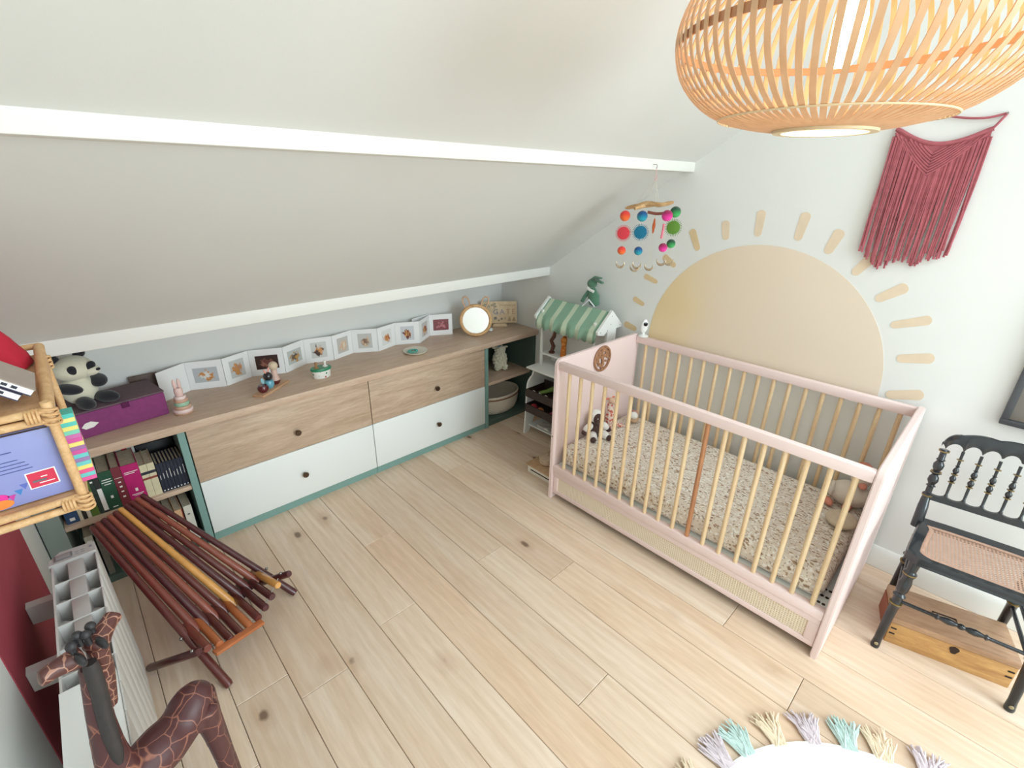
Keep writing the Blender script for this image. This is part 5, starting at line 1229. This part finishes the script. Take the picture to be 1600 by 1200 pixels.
# ------------------------------------------------------------------ rattan wall shelf and what it carries
rs = thing('rattan_shelf', 'rattan wall shelf with open end on the left wall', 'shelf', (-.17, 1.16, .955))
SXa, SXb, SYa, SYb, SZa, SZb = XL + .008, -.068, 1.0, 1.33, .968, 1.133
M_RT = M_RATTAN
def pole(a, b, r=.0085, nm='pole'):
    bm = NB(); a, b = Vector(a), Vector(b); n = 6
    tube(bm, [a.lerp(b, i / n) for i in range(n + 1)], [r * (1 + (.06 if i % 3 == 0 else 0)) for i in range(n + 1)], 10); return obj(nm, bm, M_RT, rs)
for z in (SZa, SZb):
    for dz in (0, .0165 if z == SZa else .015):
        pole((SXa, SYa, z + dz), (SXb, SYa, z + dz), .0066); pole((SXb, SYa, z + dz), (SXb, SYb, z + dz), .0066)
        pole((SXa, SYb, z + dz), (SXb, SYb, z + dz), .0075); pole((SXa, SYa, z + dz), (SXa, SYb, z + dz), .0075)
for x in (SXa, SXb):
    for y in (SYa, SYb): pole((x, y, SZa - .012), (x, y, SZb + .03), .0068, 'upright')
for y in (SYa, SYb):
    pole((SXb, y, SZb + .04), (SXa, y, SZb + .04), .006) if y == SYb else None
for x in (SXb,):
    pole((x, SYa, SZb + .015), (x, SYb, SZb + .038), .0085)
for y in (SYa, SYb):
    for z in (SZa + .006, SZb + .006):
        bm = NB()
        for k in range(6): torus(bm, .0105, .0022, T(SXb, y, z - .011 + k * .0044) @ RX(12 * (-1) ** k) @ RY(10), 14, 6)
        for k in range(4): torus(bm, .0110, .0022, T(SXb - .013 - k * .0045, y, z + .003) @ RY(90), 14, 6)
        obj('binding', bm, M_RT, rs)
for z in (SZa + .022, SZb + .0205):
    bm = NB(); box(bm, SXa, SXb - .004, SYa + .004, SYb - .004, z - .004, z, .001); obj('shelf_board', bm, wood('rattan_board', L('B98A62'), L('CFA47C'), (3, 3, 3), .6, grain=8), rs)
zs = SZa + .0246
# picture book with violet cover at the open end
vb = thing('picture_book', 'violet picture book with red label facing out of the rattan shelf', 'book', (-.17, 1.022, zs))
M_VIO = mat('violet_cover', L('8C92C8'), .4, var=.04, vscale=20)
bx_, ex_, z0, z1, yb0 = SXa + .012, -.076, zs, zs + .122, 1.016
bm = NB(); box(bm, bx_, ex_, yb0, yb0 + .003, z0, z1, .001); cv = obj('cover', bm, M_VIO, vb)
bm = NB(); box(bm, bx_, ex_ - .002, yb0 + .0031, yb0 + .0125, z0 + .001, z1 - .002); obj('pages', bm, M_PAGES, vb)
bm = NB(); box(bm, bx_, ex_, yb0 + .0126, yb0 + .0155, z0, z1, .001); obj('back_cover', bm, M_VIO, vb)
def pr_(x0, x1, za, zb, m, y=0, nm='cover_print'):
    bm = NB(); box(bm, x0, x1, yb0 - .0006 - y, yb0 - .0001 - y, za, zb); return obj(nm, bm, m, cv)
M_INK = mat('ink_blue', L('3E4A86'), .6)
pr_(-.205, -.128, z0 + .094, z0 + .0955, M_INK)
for k, (a, b) in enumerate(((-.21, -.125), (-.21, -.118), (-.21, -.115), (-.21, -.112))): pr_(a, b, z0 + .079 - k * .0062, z0 + .0801 - k * .0062, M_INK)
pr_(-.125, -.088, z0 + .022, z0 + .052, M_PRINTW); pr_(-.1232, -.0898, z0 + .0238, z0 + .0502, mat('label_red', L('D2304E'), .5), .0006)
pr_(-.119, -.102, z0 + .033, z0 + .0365, mat('label_grey', L('6A6A70'), .5), .0012); pr_(-.112, -.093, z0 + .0295, z0 + .031, M_PRINTW, .0012); pr_(-.108, -.1, z0 + .04, z0 + .0415, M_PRINTW, .0012)
for x, z, c in ((-.148, .018, 'C63A9A'), (-.138, .024, '3F7EC0'), (-.130, .032, '5A6AB8')):
    bm = NB(); prism(bm, [(-.005, .004), (.005, .004), (0, -.006)], 0, .0005, T(x, yb0 - .0001, z0 + z) @ RX(90)); obj('bunting_flag', bm, mat('flag_' + c, L(c), .5), cv)
for x, z, c, q in ((-.167, .021, 'E0309A', 0), (-.164, .010, 'F08A3A', .0006)):
    bm = NB(); lathe(bm, [(0, 0), (.0115, 0), (.0115, .0005), (0, .0005)], 20, T(x, yb0 - .0001 - q, z0 + z) @ RX(90) @ Matrix.Diagonal((1.4, .7, 1, 1))); obj('balloon', bm, mat('balloon_' + c, L(c), .5), cv)
# striped book behind it
sb = thing('striped_book', 'thick book with teal pink and yellow striped spine behind the violet book', 'book', (-.15, 1.056, zs))
bm = NB(); box(bm, SXa + .02, -.0752, 1.037, 1.0395, zs, zs + .130); box(bm, SXa + .02, -.0752, 1.0605, 1.063, zs, zs + .130); obj('cover', bm, mat('orange_cover', L('D9704A'), .5), sb)
bm = NB(); box(bm, SXa + .02, -.0752, 1.0396, 1.0604, zs + .002, zs + .127); obj('pages', bm, M_PAGES, sb)
cols = ['E05A9A', '6CC6C4', 'E8588A', 'EADB7A', '6CC6C4', '9A78A8', '6CC6C4', 'D0549C', '9A6AA0', 'EADB7A', 'D0549C', 'C86AA8', '7CCBB0', 'EADB7A', '58C2B8', 'F0E08A', '4FBFB4']
n = len(cols)
for k, c in enumerate(cols):
    bm = NB(); box(bm, -.075, -.0435, 1.0345, 1.0655, zs + .130 * k / n, zs + .130 * (k + 1) / n - .0002); obj('spine_stripe', bm, mat('stripe_' + c, L(c), .5), sb)
# two tilted books on top
zt = SZb + .0232
for k, (lb, c) in enumerate((('lower slanting white edged book on the rattan shelf top', '3E3A52'), ('upper slanting white edged book with greyish picture cover on the rattan shelf', 'A89A90'))):
    M = T(-.098 + k * .016, 1.016, zt + .0105 + k * .0035) @ RY(-(180 - 42))
    t = thing('book', lb, 'book', None, M=M @ T(0, 0, 0), group='books on the rattan shelf')
    bm = NB(); box(bm, 0, .135, 0, .10, -.012, -.0105); obj('cover', bm, colmat(c), t, local=True)
    bm = NB(); box(bm, 0, .135, 0, .10, -.0015, 0); obj('cover', bm, colmat('3A3550'), t, local=True)
    bm = NB(); box(bm, .001, .134, .001, .098, -.0104, -.0016); obj('pages', bm, M_PAPER, t, local=True)
    bm = NB()
    for q in range(4): box(bm, .02 + q * .012, .027 + q * .012, -.0003, .0009, -.008, -.004)
    obj('spine_print', bm, M_PRINTD, t, local=True)
# red cloth bag with pompom
rbg = thing('cloth_bag', 'red cloth bag with yellow pompom at the back of the rattan shelf', 'bag', (-.138, 1.268, zt))
bm = NB()
lv = []
for k, (s, z, ox) in enumerate(((1, 0, 0), (.96, .02, -.002), (.78, .055, -.006), (.52, .09, -.010), (.3, .112, -.012), (.22, .12, -.012))):
    ring = []
    for i in range(28):
        a = 2 * math.pi * i / 28; q = 1 + .07 * math.sin(5 * a + k)
        ex = abs(math.cos(a)) ** .55 * math.copysign(1, math.cos(a)); ey = abs(math.sin(a)) ** .55 * math.copysign(1, math.sin(a))
        ring.append(bm.verts.new((.056 * s * ex * q + ox, .036 * s * ey * q, z)))
    lv.append(ring)
for A, B in zip(lv, lv[1:]):
    for i in range(28): bm.faces.new((A[i], A[(i + 1) % 28], B[(i + 1) % 28], B[i]))
bm.faces.new(lv[0]); bm.faces.new(lv[-1])
obj('cloth', bm, mat('red_cloth', L('B51C34'), .85, var=.06, vscale=30), rbg, local=True)
bm = NB(); fluffy(bm, (.004, -.016, .108), (.008, .008, .008), 20, .004); obj('pompom', bm, mat('yellow_wool', L('E3A53E'), .95), rbg, local=True)
bm = NB(); tube(bm, catmull([(-.03, 0, .108), (-.024, -.012, .114), (-.012, -.012, .113), (-.008, 0, .112)], 4), .004, 6); obj('drawstring', bm, mat('beige_cord', L('C9AE8C'), .9), rbg, local=True)
